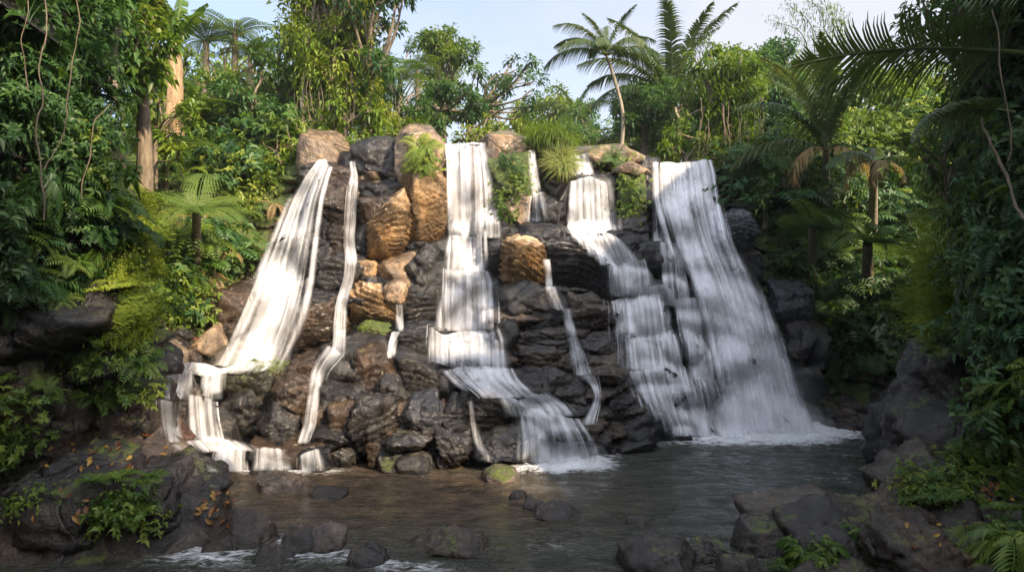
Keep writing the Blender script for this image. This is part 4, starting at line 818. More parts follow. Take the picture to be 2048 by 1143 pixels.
def frond(g, base, az, L, rise, droop, n=18, wid=0.3, var=0.5, r=rng, dens=1.0, sub=False, tw=0.16):
    """one pinnate frond as geometry"""
    t = np.linspace(0, 1, n+1); h = np.array([math.cos(az), math.sin(az), 0])
    el = rise-droop*t**1.3; dx = np.concatenate([[0], np.cumsum(np.cos(el[:-1])*L/n)]); dz = np.concatenate([[0], np.cumsum(np.sin(el[:-1])*L/n)])
    pts = base+h*dx[:, None]+Z3*dz[:, None]; tan = nz(np.gradient(pts, axis=0)); side = nz(np.cross(tan, Z3)); up = np.cross(side, tan)
    tube(g, pts, np.linspace(0.014, 0.004, n+1)*max(L, 0.5), 4, var*0.6)
    prof = np.sin(np.clip(t*0.96+0.06, 0, 1)*math.pi)**0.6*wid*L
    for s in (-1, 1):
        q = pts[1:]; l = prof[1:]*r.uniform(0.9, 1.1, n); d = side[1:]*s+tan[1:]*0.35+up[1:]*0.12
        if not sub: leaves(g, q, d, up[1:], l, l*tw+0.4*L/n, np.clip(var+r.normal(0, .06, n), 0, 1), 0.22)
        else:
            m = 7
            for j in range(1, n):
                tt = np.linspace(0.12, 1, m); dd = nz(d[j]); pp = q[j]+dd*l[j]*tt[:, None]-Z3*0.22*l[j]*tt[:, None]**2; sl = np.sin(np.clip(1.05-tt, 0, 1)*1.5)*l[j]*0.24+0.01
                for s2 in (-1, 1): leaves(g, pp, tan[j+1]*s2+dd*0.5, up[j+1], sl, sl*0.45, np.clip(var+r.normal(0, .05, m), 0, 1), 0.1)
def fern_mesh(name, seed, mat, L=1.0, nf=11, rise=1.1, droop=1.7, wid=0.26, n=16, sub=False):
    g = Geo(); r = np.random.default_rng(seed)
    for k in range(nf):
        frond(g, np.zeros(3), k*2*math.pi/nf+r.normal(0, .2), L*r.uniform(.65, 1.05), rise+r.normal(0, .15), droop*r.uniform(.8, 1.2), n, wid, r.uniform(.2, .8), r, sub=sub)
    return g.mesh(name, mat)
def palm_frond_mesh(name, seed, mat, L=4.0, rise=0.9, droop=1.4, n=46, ll=0.85, hangf=0.5, rag=0.1, wd=0.05):
    g = Geo(); r = np.random.default_rng(seed); t = np.linspace(0, 1, n+1); el = rise-droop*t**1.2
    dx = np.concatenate([[0], np.cumsum(np.cos(el[:-1])*L/n)]); dz = np.concatenate([[0], np.cumsum(np.sin(el[:-1])*L/n)])
    pts = np.stack([dx, 0.02*L*np.sin(t*3), dz], 1); tan = nz(np.gradient(pts, axis=0)); side = nz(np.cross(tan, Z3)); up = np.cross(side, tan)
    tube(g, pts, np.linspace(0.045, 0.008, n+1), 5, 0.7)
    i0 = int(n*0.14); prof = np.sin(np.clip(t*0.9+0.12, 0, 1)*math.pi)**0.55*ll
    for s in (-1, 1):
        for j in range(i0, n+1):
            if r.random() < rag: continue
            l = prof[j]*r.uniform(.85, 1.1); d = nz(side[j]*s+tan[j]*(0.45+0.8*t[j])+up[j]*r.uniform(0.1, 0.4)); k = 4; tt = np.linspace(0, 1, k)
            q = pts[j]+d*l*tt[:, None]-Z3*(hangf*l*tt**2)[:, None]; w_ = wd*(1-tt**1.6)*0.5+0.003; wv = nz(np.cross(d, up[j]*0.6+side[j]*s*0.1+Z3*.2))
            v = np.stack([q+wv*w_[:, None], q-wv*w_[:, None]], 1).reshape(-1, 3); f = np.array([[2*a, 2*a+1, 2*a+3, 2*a+2] for a in range(k-1)]); g.add(v, f, np.clip(0.5+r.normal(0, .18), 0, 1))
    return g.mesh(name, mat, True)
def grass_mesh(name, seed, mat, n=900, L=0.9, droop=1.0, rad=0.35, w=0.014):
    g = Geo(); r = np.random.default_rng(seed); k = 5; tt = np.linspace(0, 1, k)
    for i in range(n):
        a = r.uniform(0, 2*math.pi); h = np.array([math.cos(a), math.sin(a), 0]); l = L*r.uniform(.5, 1.1); el = r.uniform(0.7, 1.5)
        b = np.array([r.normal(0, rad*.5), r.normal(0, rad*.5), 0]); e = el-droop*r.uniform(.7, 1.5)*tt**1.4*1.6
        q = b+h*np.cumsum(np.cos(e)*l/k)[:, None]+Z3*np.cumsum(np.sin(e)*l/k)[:, None]; s = np.cross(h, Z3)*w
        v = np.stack([q+s*(1-tt)[:, None], q-s*(1-tt)[:, None]], 1).reshape(-1, 3); f = np.array([[2*a_, 2*a_+1, 2*a_+3, 2*a_+2] for a_ in range(k-1)]); g.add(v, f, r.uniform(0, 1))
    return g.mesh(name, mat, True)
def lance_mesh(name, seed, mat, n=60, L=(0.3, 0.5), hangl=1.2, W=0.2):
    """hanging shoots with long pointed leaves"""
    g = Geo(); r = np.random.default_rng(seed)
    for s in range(max(2, n//12)):
        a = r.uniform(0, 6.28); t = np.linspace(0, 1, 12); h = np.array([math.cos(a), math.sin(a), 0])
        q = h*(t*0.45)[:, None]+Z3*(0.35*t-hangl*t**2*r.uniform(.4, 1))[:, None]+r.normal(0, .12, 3); tube(g, q, 0.008, 4, 0.3)
        for sg in (-1, 1):
            d = np.cross(nz(np.gradient(q, axis=0)), Z3+.01)*sg+nz(np.gradient(q, axis=0))*0.6; l = r.uniform(*L, 12)
            leaves(g, q, d, Z3, l, l*W, np.clip(r.uniform(.2, .8)+r.normal(0, .12, 12), 0, 1), 0.55, 0.12)
    return g.mesh(name, mat)
def moss_mesh(name, seed, mat, n=1300, sx=0.7, sz=0.7, L=0.11):
    g = Geo(); r = np.random.default_rng(seed); p = np.stack([r.normal(0, sx*.45, n), r.normal(0, .04, n), r.normal(0, sz*.45, n)], 1)
    p[:, 1] = -0.05-0.12*np.exp(-(p[:, 0]/sx)**2-(p[:, 2]/sz)**2)+0.05*fbm(p*4+seed, 2)
    d = np.stack([r.normal(0, .5, n), -np.abs(r.normal(.7, .3, n)), r.normal(-.3, .5, n)], 1); l = r.uniform(.5, 1.2, n)*L
    leaves(g, p, d, Z3, l, l*.35, np.clip(.5+.25*fbm(p*3+seed, 2)+r.normal(0, .12, n), 0, 1), .5); return g.mesh(name, mat)
def spray_mesh(name, seed, mat, n=26, L=.7, rad=(.8, .7, .7)):
    g = Geo(); r = np.random.default_rng(seed)
    for k in range(n):
        c = nz(r.normal(0, 1, 3)*[1, 1, .8]+[0, 0, .5])*rad*r.uniform(.2, .8); tube(g, spline([[0, 0, -.2], c*[.5, .5, .8], c], 4), [.012, .01, .008, .006], 4, .1)
        frond(g, c, math.atan2(c[1], c[0])+r.normal(0, .6), L*r.uniform(.6, 1.1), r.uniform(.2, .9), r.uniform(.9, 1.8), 11, .3, r.uniform(.1, .9), r, tw=.3)
    return g.mesh(name, mat)
MS = {
 'spray_a': spray_mesh('shrub', 61, M['leaf']), 'spray_b': spray_mesh('shrub', 62, M['lime'], 24, .6), 'spray_c': spray_mesh('shrub', 63, M['dark'], 26, .75),
 'shrub_a': bush_mesh('shrub', 1, M['leaf'], 900, (.95, .8, .75)), 'shrub_b': bush_mesh('shrub', 2, M['leaf'], 800, (.8, .8, .9), (.12, .2), .4, 20),
 'lime_a': bush_mesh('shrub', 3, M['lime'], 900, (.95, .8, .7), (.12, .22), .42, 18), 'lime_b': bush_mesh('shrub', 4, M['lime'], 900, (.8, .7, .9), (.1, .18), .36, 20, .8),
 'dark_a': bush_mesh('shrub', 5, M['dark'], 900, (1, .8, .8), (.16, .3), .4, 16), 'dark_b': bush_mesh('shrub', 6, M['dark'], 800, (.9, .8, 1.), (.14, .24), .45, 18, .6),
 'small': bush_mesh('low_plant', 7, M['leaf'], 420, (.42, .4, .3), (.07, .12), .42, 14, 0, .3, .3), 'smalllime': bush_mesh('low_plant', 8, M['lime'], 420, (.42, .4, .34), (.06, .11), .45, 14, 0, .3, .3),  # low leafy plants, smaller than the shrubs above
 'creep_a': bush_mesh('creeper', 9, M['lime'], 700, (.75, .5, .8), (.1, .17), .4, 14, 1.8), 'creep_b': bush_mesh('creeper', 10, M['leaf'], 700, (.75, .5, .8), (.1, .18), .42, 14, 2.2),
 'creep_c': bush_mesh('creeper', 12, M['dark'], 700, (.8, .5, .8), (.12, .2), .42, 14, 2.0),
 'big': bush_mesh('broadleaf_plant', 11, M['dark'], 90, (.6, .6, .5), (.4, .62), .55, 10, 0, .45, .4), 'biggreen': bush_mesh('broadleaf_plant', 13, M['leaf'], 110, (.6, .6, .5), (.3, .5), .5, 10, 0, .45, .4),
 'fern_a': fern_mesh('fern', 21, M['fern'], 1.1, 11), 'fern_b': fern_mesh('fern', 22, M['fern'], .8, 9, .8, 1.9, .24, 14), 'fern_c': fern_mesh('fern', 23, M['lime'], .9, 10, .7, 2.1, .22, 15),
 'fern_d': fern_mesh('fern', 24, M['dark'], 1.1, 10, .8, 1.8, .28, 15), 'fernlet': fern_mesh('fern', 25, M['fern'], .42, 9, .9, 1.7, .3, 11), 'dryfern': fern_mesh('dead_fern', 26, M['dry'], .9, 5, .1, 1.9, .2, 13),
 'crown': fern_mesh('fronds', 27, M['fern'], 1.6, 9, .55, 1.25, .30, 20, True), 'crowndark': fern_mesh('fronds', 28, M['fern'], 1.5, 8, .35, 1.3, .34, 20, True),
 'lance': lance_mesh('hanging_plant', 31, M['leaf'], 72, (.16, .28), 1.2), 'lancedark': lance_mesh('hanging_plant', 32, M['dark'], 72, (.18, .32), 1.4), 'lancebig': lance_mesh('hanging_plant', 33, M['leaf'], 60, (.22, .36), 1.5, .17),
 'grass': grass_mesh('grass_tuft', 41, leaf_mat('leaf_grass', (.07, .12, .015), (.13, .2, .03), (.28, .27, .08)), 1300, 1.15, 1.25, .3), 'tuft': grass_mesh('grass_tuft', 42, M['lime'], 350, .5, 1., .2, .01),
 'moss_a': moss_mesh('moss', 51, M['mossy']), 'moss_b': moss_mesh('moss', 52, M['mossy'], 1300, .45, 1.1),
}
def put(name, key, loc, s=1.0, rz=None, tilt=None, label='', cat='', group=None, sz=None):
    o = obj(name, MS[key]); o.location = loc
    rz = random.uniform(0, 6.28) if rz is None else rz
    q = Euler((0, 0, rz)).to_quaternion()
    if tilt is not None: q = Vector((0, 0, 1)).rotation_difference(Vector(tilt).normalized()) @ q
    o.rotation_euler = q.to_euler(); o.scale = (s, s, s*(sz or 1)); return tag(o, label, cat, group)
bpy.context.view_layer.update(); dg = bpy.context.evaluated_depsgraph_get()
def near(poly, px, py):
    return poly_sd(np.array([[px, py]], float), poly)[0] < 0
def scatter(poly, n, kinds, s, label_fn, up=0.55, push=0.15, seed=0, only=None, mind=0, miny=0):
    """plants rooted where rays through the given part of the view meet the ground or rock"""
    poly = np.array(poly, float).reshape(-1, 2); r = np.random.default_rng(seed+100); c = 0; tries = 0; lo, hi = poly.min(0), poly.max(0); got = []
    while c < n and tries < n*30:
        tries += 1; px, py = r.uniform(lo[0], hi[0]), r.uniform(lo[1], hi[1])
        if not near(poly, px, py): continue
        if mind and any((px-a)**2+(py-b)**2 < mind*mind for a, b in got): continue
        loc, nm, ob = hit(px, py, dg)
        if loc is None or loc.y < miny or (only and ob.name.split('.')[0] not in only): continue
        k = kinds[r.integers(len(kinds))]; t = nm*(1-up)+Vector((0, 0, up)); name, cat, label, group = label_fn(k)
        sc_ = r.uniform(*s); o = put(name, k, loc+nm*push*sc_, sc_, r.uniform(0, 6.28), t, label, cat, group); got.append((px, py)); c += 1
    return c
KN = {'spray_a': ('shrub', 'green feathery leaved shrub'), 'spray_b': ('shrub', 'yellow green feathery shrub'), 'spray_c': ('shrub', 'dark feathery shrub'), 'shrub_a': ('shrub', 'green shrub'), 'shrub_b': ('shrub', 'green small leaved shrub'), 'lime_a': ('shrub', 'yellow green shrub'), 'lime_b': ('shrub', 'yellow green trailing shrub'), 'dark_a': ('shrub', 'dark green shrub'), 'dark_b': ('shrub', 'dark green trailing shrub'),
 'small': ('low_plant', 'low green plant'), 'smalllime': ('low_plant', 'low bright green plant'), 'creep_a': ('creeper', 'yellow green creeper with hanging strands'), 'creep_b': ('creeper', 'green creeper with hanging strands'), 'creep_c': ('creeper', 'dark creeper with hanging strands'),
 'big': ('broadleaf_plant', 'dark large leaved plant'), 'biggreen': ('broadleaf_plant', 'green large leaved plant'), 'fern_a': ('fern', 'large arching green fern'), 'fern_b': ('fern', 'drooping green fern'), 'fern_c': ('fern', 'yellow green drooping fern'), 'fern_d': ('fern', 'dark green fern'), 'fernlet': ('fern', 'small green fern'), 'dryfern': ('dead_fern', 'dead brown fern'),
 'lance': ('hanging_plant', 'hanging plant with pointed leaves'), 'lancedark': ('hanging_plant', 'dark hanging plant with pointed leaves'), 'lancebig': ('hanging_plant', 'hanging plant with long lance shaped leaves'), 'grass': ('grass_tuft', 'tall grass tuft'), 'tuft': ('grass_tuft', 'short grass tuft'), 'moss_a': ('moss_cushion', 'round green moss cushion'), 'moss_b': ('moss_cushion', 'long green moss cushion')}
def lf(where):
    def f(k):
        n, d = KN[k]; c = n.replace('_', ' '); return n, c, f'{d} {where}', f'{d}s {where}'
    return f
LWALL, RWALL = 'on the near left rock wall', 'on the near right rock wall'
# left recess: slope between the near left wall and the leftmost fall
LR = [262,60,400,150,520,215,590,262,550,330,490,430,455,520,420,570,300,600,262,640]
scatter(LR, 50, ['shrub_a', 'shrub_b', 'dark_a', 'lime_b', 'spray_b', 'spray_a', 'spray_c'], (.7, 1.4), lf('on the slope left of the leftmost waterfall'), seed=1, miny=13)
scatter(LR, 16, ['fern_a', 'fern_c', 'fern_b'], (1.1, 1.9), lf('on the slope left of the leftmost waterfall'), seed=2, push=.5, miny=13)
scatter([470,330,590,280,570,330,520,430,490,500,450,500,440,440], 12, ['creep_a', 'lime_b', 'creep_b'], (.5, .8), lf('beside the leftmost waterfall'), seed=3)
scatter([300,600,400,580,420,600,385,640,310,660], 16, ['smalllime', 'small', 'smalllime'], (.9, 1.5), lf('on the slope above the rubble left of the cascade'), seed=4)
scatter([320,440,540,440,500,560,330,560], 8, ['dryfern', 'fern_b', 'dryfern'], (.8, 1.3), lf('on the slope left of the leftmost waterfall'), seed=6, push=.6)
scatter([225,380,270,380,270,600,220,600], 9, ['fern_c', 'fern_b'], (.35, .5), lf('along the mossy ridge of the near left wall'), seed=5)
# near left wall
scatter([-40,-60,180,-60,180,140,-40,140], 12, ['dark_a', 'creep_c', 'spray_c'], (.5, .8), lf('at the top of the near left rock wall'), seed=17)
NL = [-40,-60,180,-60,175,200,215,380,225,560,150,620,-40,600]
scatter(NL, 42, ['dark_a', 'dark_b', 'spray_c', 'spray_c', 'dark_b', 'biggreen', 'spray_a'], (.4, .8), lf(LWALL), seed=11)
scatter([-20,380,235,380,240,560,180,640,-20,620], 22, ['fern_a', 'fern_d', 'fern_b'], (.45, .8), lf(LWALL), seed=12, push=.3)
scatter([-20,120,200,120,225,560,-20,600], 22, ['lance', 'creep_b', 'lancedark', 'creep_c'], (.5, .8), lf(LWALL), seed=13, push=.3)
scatter([100,680,270,660,290,800,180,830,60,800], 16, ['fernlet', 'small', 'fern_b'], (.5, 1.), lf('low on the near left rock wall'), seed=14)
scatter([-20,760,60,780,70,930,-20,960], 9, ['small', 'fernlet'], (.7, 1.1), lf('at the far left foot of the near left wall'), seed=15)
scatter([235,400,295,400,298,640,262,700,235,640], 55, ['moss_a', 'moss_b'], (.3, .55), lf('on the ridge of the near left wall'), seed=16, up=0, push=.02, only=('cliff', 'rock'))
# right recess
RR = [1450,345,1500,300,1570,260,1640,320,1740,340,1900,400,1840,600,1840,720,1700,720,1640,640,1560,560,1500,450]
scatter(RR, 75, ['dark_a', 'dark_b', 'shrub_a', 'spray_a', 'spray_c', 'spray_c'], (.8, 1.5), lf('on the shaded slope right of the big waterfall'), seed=21, miny=17.5)
scatter([1600,200,1700,185,1880,155,1900,390,1740,340,1640,310], 22, ['lime_a', 'spray_b', 'lime_b', 'spray_a'], (1., 1.7), lf('high on the sunlit right slope'), seed=26)
scatter(RR, 20, ['fern_d', 'fern_a'], (1.1, 1.8), lf('on the shaded slope right of the big waterfall'), seed=22, push=.5, miny=17.5)
scatter([1640,540,1830,480,1830,700,1700,700], 16, ['big', 'biggreen', 'small', 'creep_c'], (.9, 1.5), lf('low on the shaded slope right of the big waterfall'), seed=23, push=.3, miny=17.5)
scatter([1480,330,1560,260,1700,250,1640,450,1520,430], 14, ['creep_b', 'creep_c', 'creep_a'], (.8, 1.4), lf('above the ledge right of the big waterfall'), seed=24, push=.6)
# near right wall
NR = [1960,-80,2080,-80,2080,860,2000,840,1965,560,1940,440,1950,250]
scatter(NR, 62, ['dark_a', 'dark_b', 'spray_a', 'creep_c', 'spray_c'], (.45, .85), lf(RWALL), seed=31)
scatter([1950,440,2070,400,2070,860,2000,880,1985,700,1950,560], 32, ['lancebig', 'lance', 'lancedark'], (.45, .8), lf(RWALL), seed=32, push=.25)
scatter([1835,470,1900,420,1940,640,1900,700,1840,640], 90, ['moss_a', 'moss_b'], (.35, .7), lf('on the shoulder of the near right wall'), seed=33, up=0, push=.02, only=('cliff', 'rock'))
scatter([1850,330,1920,300,1960,480,1880,470], 14, ['lime_b', 'shrub_b', 'small'], (.45, .8), lf('above the mossy shoulder of the near right wall'), seed=34, push=.4)
scatter([1940,820,2060,800,2060,1143,1980,1143,1990,1000,1900,960], 26, ['small', 'fernlet', 'lance'], (.55, .9), lf('on the right shelf'), seed=35, only=('bank', 'cliff', 'rock'))
scatter([1820,960,1940,900,1960,990,1840,1040], 16, ['small', 'fernlet', 'smalllime'], (.5, .8), lf('along the water edge of the right shelf'), seed=36)
scatter([1560,1090,1720,1050,1740,1130,1560,1143], 9, ['small', 'lance'], (.3, .5), lf('among the stones at the bottom right'), seed=37)
scatter([135,960,300,955,330,1040,180,1075], 13, ['fernlet', 'small', 'fernlet'], (.75, 1.1), lf('in the leafy clump on the left shelf'), seed=38, up=.9)
scatter([20,985,100,985,100,1020,20,1020], 3, ['small', 'smalllime'], (.4, .6), lf('on the black boulder at the bottom left'), seed=39)
# plants fixed to the falls
def at(px, py, dy=-.1):
    loc = hit(px, py, dg)[0]; return loc+Vector((0, dy, 0))
put('fern', 'fern_c', at(845, 300), 1.0, 0, (0.1, -1, .5), 'yellow green fern clump clinging to the tall tan pillar', 'fern')
put('fern', 'fern_c', at(843, 325), .9, 1, (0.1, -1, .1), 'lower yellow green fern hanging on the tall tan pillar', 'fern')
put('shrub', 'smalllime', at(850, 312), 1.2, 1, (0.1, -1, .3), 'yellow green leafy clump between the pillar ferns', 'shrub')
put('grass_tuft', 'grass', P(1098, 305, 20.3), 1.3, 0, None, 'big round tuft of long green grass on the crest by the trickle', 'grass tuft')
put('grass_tuft', 'grass', P(1118, 330, 20.0), .8, 2, (0.2, -1, .4), 'drooping lower tuft of grass spilling over the crest', 'grass tuft')
put('grass_tuft', 'tuft', P(830, 266, 20.3), 1.6, 0, None, 'thin grass tuft growing on top of the tall tan pillar', 'grass tuft')
put('moss_cushion', 'smalllime', at(732, 658), .45, 0, None, 'tiny bright green moss tuft on the brown ledge stone', 'moss')
for i, (px, py, k, s, t) in enumerate([(1022,330,'creep_c',.5,'top of the moss column'), (1040,352,'smalllime',.8,'middle of the moss column'), (1012,400,'smalllime',1.,'lower left of the moss column'), (1014,420,'small',1.,'foot of the moss column'), (1030,375,'small',1.,'shaded side of the moss column'),
   (1225,318,'fernlet',1.3,'hollow under the crest hummock'), (1250,322,'smalllime',.9,'right side of the crest hummock'), (1210,328,'smalllime',.7,'left side of the crest hummock'), (1262,365,'smalllime',1.,'top of the moss hung column'), (1262,390,'small',1.,'middle of the moss hung column'), (1260,415,'smalllime',1.,'foot of the moss hung column')]):
    put('creeper' if k == 'creep_c' else 'low_plant', k, at(px, py), s, None, (0, -1, .3), f'small green plant growing at the {t}', 'plant')

# ------------------------------------------------------------------ trees
def crown_mesh(name, centers, radii, mat, seed, per=620, L=(.14, .24), W=.42, hang=0.0, droop=.3, flat=.7, dens=1.0):
    """leaf clumps round limb ends, uneven and with gaps"""
    g = Geo(); r = np.random.default_rng(seed)
    for c, R_ in zip(centers, radii):
        m = int(per*dens*(R_**2)*r.uniform(.7, 1.2)); sub = max(3, int(5*R_+2)); sc_ = c+nz(r.normal(0, 1, (sub, 3)))*R_*r.uniform(.25, .85, (sub, 1))*[1, 1, flat]
        var0 = r.uniform(.15, .85); k = r.integers(0, sub, m); q = sc_[k]+r.normal(0, 1, (m, 3))*R_*.26*[1, 1, .8]
        d = nz(q-c)+r.normal(0, .6, (m, 3))+[0, 0, -.15]; l = r.uniform(*L, m)
        leaves(g, q, d, Z3+r.normal(0, .35, (m, 3)), l, l*W, np.clip(var0+.3*(q[:, 2]-c[2])/R_+r.normal(0, .13, m), 0, 1), droop)
        if hang:
            for h in range(int(5*R_)+1):
                hl = hang*r.uniform(.3, 1); t = np.arange(0, hl, .08); p0 = c+nz(r.normal(0, 1, 3)*[1, 1, .3])*R_*.9
                q = p0-Z3*t[:, None]+.06*np.stack([np.sin(t*3+h), np.cos(t*2), t*0], 1)+r.normal(0, .05, (len(t), 3)); a = ang(len(t), r)
                l = r.uniform(L[0]*.7, L[1], len(t)); leaves(g, q, np.stack([np.cos(a), np.sin(a), -.7+0*a], 1), Z3, l, l*W, np.clip(var0+r.normal(0, .15, len(t)), 0, 1), .4)
    return g.mesh(name, mat)
def tree(px, pyb, Y, limbs, mat, label, seed, L=(.16, .26), hang=0, dens=1.0, trunk=.16, bark='bark', name='tree', group=None, cat='tree', flat=.7, W=.42, sink=.6, lean=0):
    """limbs: (px, py, radius in px, depth offset) of each leaf clump"""
    base = P(px, pyb, Y); e = bpy.data.objects.new(name, None); C.objects.link(e); e.location = base; tag(e, label, cat, group); r = np.random.default_rng(seed)
    cs = [P(a, b, Y+d)-base for a, b, _, d in limbs]; rs_ = [q/F*Y for _, _, q, _ in limbs]; g = Geo(); top = max(c[2] for c in cs)
    mid = np.mean(cs, 0); fork = np.array([mid[0]*.4, mid[1]*.4, top*.45]); tube(g, spline([[0, 0, -sink], [fork[0]*.2, 0, top*.2], fork], 8), np.linspace(trunk*1.2, trunk*.7, 8), 8)
    for c in cs:
        s = fork*r.uniform(.6, 1.) if c[2] > fork[2]*.7 else np.array([fork[0]*.5, 0, max(c[2]*.6, 0)]); m = (s+c)/2+r.normal(0, .18, 3)*np.linalg.norm(c-s)*.5+[0, 0, .1]
        tube(g, spline([s, m, c], 7), np.linspace(trunk*.45, .02, 7), 5)
        for j in range(3):
            t = c+nz(r.normal(0, 1, 3))*.6*rs_[0]; tube(g, spline([m*.4+c*.6, (m+t)/2*.3+t*.5+c*.2, t], 5), np.linspace(.03, .01, 5), 4)
    obj('trunk', g.mesh('trunk', M[bark], True), e)
    obj('crown', crown_mesh('crown', cs, rs_, M[mat], seed, L=L, hang=hang, dens=dens, flat=flat, W=W), e); return e
def fill(x0, y0, x1, y1, n, r0, r1, seed, dd=1.5, shape=None):
    r = np.random.default_rng(seed); o = []
    while len(o) < n:
        a, b = r.uniform(x0, x1), r.uniform(y0, y1)
        if ((a-(x0+x1)/2)/((x1-x0)/2))**2+((b-(y0+y1)/2)/((y1-y0)/2))**2 > 1.05: continue
        o.append((a, b, r.uniform(r0, r1), r.uniform(-dd, dd)))
    return o
# creeper clad giants over the left crest
tree(650, 300, 23, fill(565,-110,745,130,42,24,44,1)+fill(585,60,740,300,34,18,34,2,1.0), 'lime', 'tall creeper clad tree with yellow green foliage rising over the left crest', 61, hang=1.6, trunk=.28, L=(.15, .24))
tree(735, 285, 22.5, fill(680,-60,830,70,14,20,34,3)+fill(690,60,770,200,6,18,28,4), 'dark', 'dark leaved tree leaning over the sky beside the creeper clad giant', 62, trunk=.2, dens=.8)
tree(560, 285, 24, fill(520,20,610,260,16,18,34,5), 'leaf', 'slender green tree left of the creeper clad giant', 63, hang=.8, trunk=.16)
tree(690, 290, 21.8, fill(640,190,760,285,12,14,26,41,.7), 'lime', 'yellow green creeper mass hanging over the crest slab', 64, hang=1.2, trunk=.08)
tree(505, 300, 22, fill(455,130,560,330,14,16,32,6), 'dark', 'dense dark green tree above the leftmost waterfall', 65, trunk=.16)
tree(555, 330, 20.6, fill(500,260,600,330,7,12,20,7,.5), 'lime', 'small yellow creeper bush hanging by the leftmost lip', 66, hang=1.2, trunk=.07)
tree(885, 270, 32, fill(840,60,935,130,12,20,30,8)+fill(850,120,915,230,9,16,26,9), 'leaf', 'column shaped ivy covered tree standing against the sky', 67, hang=.5, L=(.2, .3), trunk=.2)
tree(935, 290, 29, fill(930,105,1085,245,20,14,26,10,2), 'dark', 'airy round tree with open branches left of centre sky', 68, dens=.62, trunk=.17, L=(.18, .28))
tree(880, 290, 27, fill(820,165,960,275,20,18,32,11,2), 'dark', 'dense dark tree behind the central waterfall', 69, trunk=.2, L=(.18, .28))
tree(800, 290, 26, fill(750,150,850,280,14,14,30,12,1.5), 'leaf', 'green feathery tree behind the tall tan pillar', 70, trunk=.12, W=.25)
tree(790, 290, 34, fill(750,95,860,200,8,10,22,13,1.5), 'leaf', 'thin distant tree between the two tall trees', 71, trunk=.12, dens=.7)
tree(960, 300, 24, fill(900,235,1010,290,12,10,20,14,1.), 'lime', 'bright green bush line just behind the centre crest', 72, trunk=.06)
tree(720, 285, 24, fill(700,215,830,285,14,12,24,15,1.), 'lime', 'yellow green bushes behind the broad crest slab', 73, trunk=.08)
tree(1110, 300, 50, fill(1060,190,1150,290,14,20,32,16,3), 'leaf', 'hazy far tree left of the coconut palm', 74, L=(.35, .5), trunk=.3, dens=.35)
tree(1060, 300, 55, fill(1035,240,1100,295,8,16,26,17,3), 'leaf', 'hazy farther tree in the central gap', 75, L=(.35, .5), trunk=.3, dens=.3)
tree(1180, 300, 44, fill(1130,200,1240,300,14,18,30,18,3), 'dark', 'dark far tree under the coconut palm', 76, L=(.3, .4), trunk=.3, dens=.4)
tree(1170, 320, 28, fill(1130,265,1330,315,20,14,28,19,2), 'leaf', 'green bushes filling the bank behind the second waterfall', 77, trunk=.1)
tree(1290, 325, 27, fill(1230,170,1370,315,26,18,34,20,2), 'dark', 'dark tree mass below the two palms', 78, trunk=.2)
tree(1430, 340, 24, fill(1350,95,1510,210,22,22,38,21,1.5)+fill(1345,200,1530,320,22,18,34,22,1.5), 'lime', 'great creeper draped tree glowing yellow green above the big waterfall', 79, hang=2.2, trunk=.25, L=(.15, .24))
tree(1370, 335, 22.5, fill(1320,270,1450,335,12,14,24,23,.7), 'leaf', 'leafy bush hanging just above the big waterfall lip', 80, trunk=.08, hang=.5)
tree(1560, 300, 32, fill(1480,80,1600,250,24,20,34,24,2), 'dark', 'dark rounded tree behind the creeper draped tree', 81, trunk=.2, L=(.2, .3))
tree(1640, 300, 34, fill(1590,130,1720,260,16,20,34,25,2), 'leaf', 'green tree behind the pale stemmed palm', 82, trunk=.2, L=(.2, .3))
tree(1780, 300, 29, fill(1690,110,1900,300,30,22,40,26,2), 'lime', 'sunlit yellow green tree behind the right foreground palm frond', 83, trunk=.2, L=(.18, .3), hang=.8)
tree(1530, 420, 21, fill(1490,325,1610,400,13,14,26,27,.8), 'fern', 'light green leafy bush jutting from the right slope', 84, trunk=.07, hang=.8)
tree(640, 290, 31, fill(520,40,770,280,26,24,40,101,2), 'leaf', 'broad green tree filling in behind the creeper clad giant', 101, trunk=.2, L=(.2, .3))
tree(1350, 300, 33, fill(1240,150,1490,300,26,24,40,102,2), 'dark', 'dense dark wood behind the two palms', 102, trunk=.2, L=(.2, .32))
tree(1000, 300, 36, fill(930,200,1100,300,14,20,30,103,2), 'leaf', 'low green tree line behind the centre crest', 103, trunk=.15, L=(.22, .34))
tree(440, 240, 27, fill(400,55,520,200,12,14,26,28,2), 'leaf', 'light feathery tree against the sky at upper left', 85, W=.22, trunk=.1, dens=.6)
tree(430, 220, 25, fill(380,140,530,230,16,16,30,29,1.5), 'leaf', 'green undergrowth trees behind the tree fern', 86, trunk=.1)
tree(310, 330, 16, fill(250,150,390,330,14,14,30,30,1.), 'lime', 'bright green understorey bush behind the near left ridge', 87, trunk=.06, hang=.6)
tree(290, 330, 13.5, fill(190,-60,345,150,24,26,48,31,1.2), 'leaf', 'big leaved green tree at the top of the near left wall', 88, L=(.16, .3), trunk=.14)
tree(90, 330, 10.5, fill(-80,-160,250,60,30,40,80,32,1.), 'dark', 'dark overhanging tree at the upper left corner', 89, L=(.12, .2), trunk=.14, hang=1.2)
tree(330, 280, 21, fill(300,90,380,200,7,14,26,33,1.), 'lime', 'yellowish bush beside the shaggy trunk', 90, trunk=.06)
tree(1975, 330, 11, fill(1840,-120,2100,110,24,36,60,34,1.), 'dark', 'dark overhanging tree at the upper right corner', 91, L=(.12, .22), trunk=.16, hang=1.)
tree(2000, 420, 11.5, fill(1890,90,2090,330,26,24,44,35,.8), 'dark', 'black green foliage mass on the near right wall', 92, L=(.12, .22), trunk=.12, hang=.8)
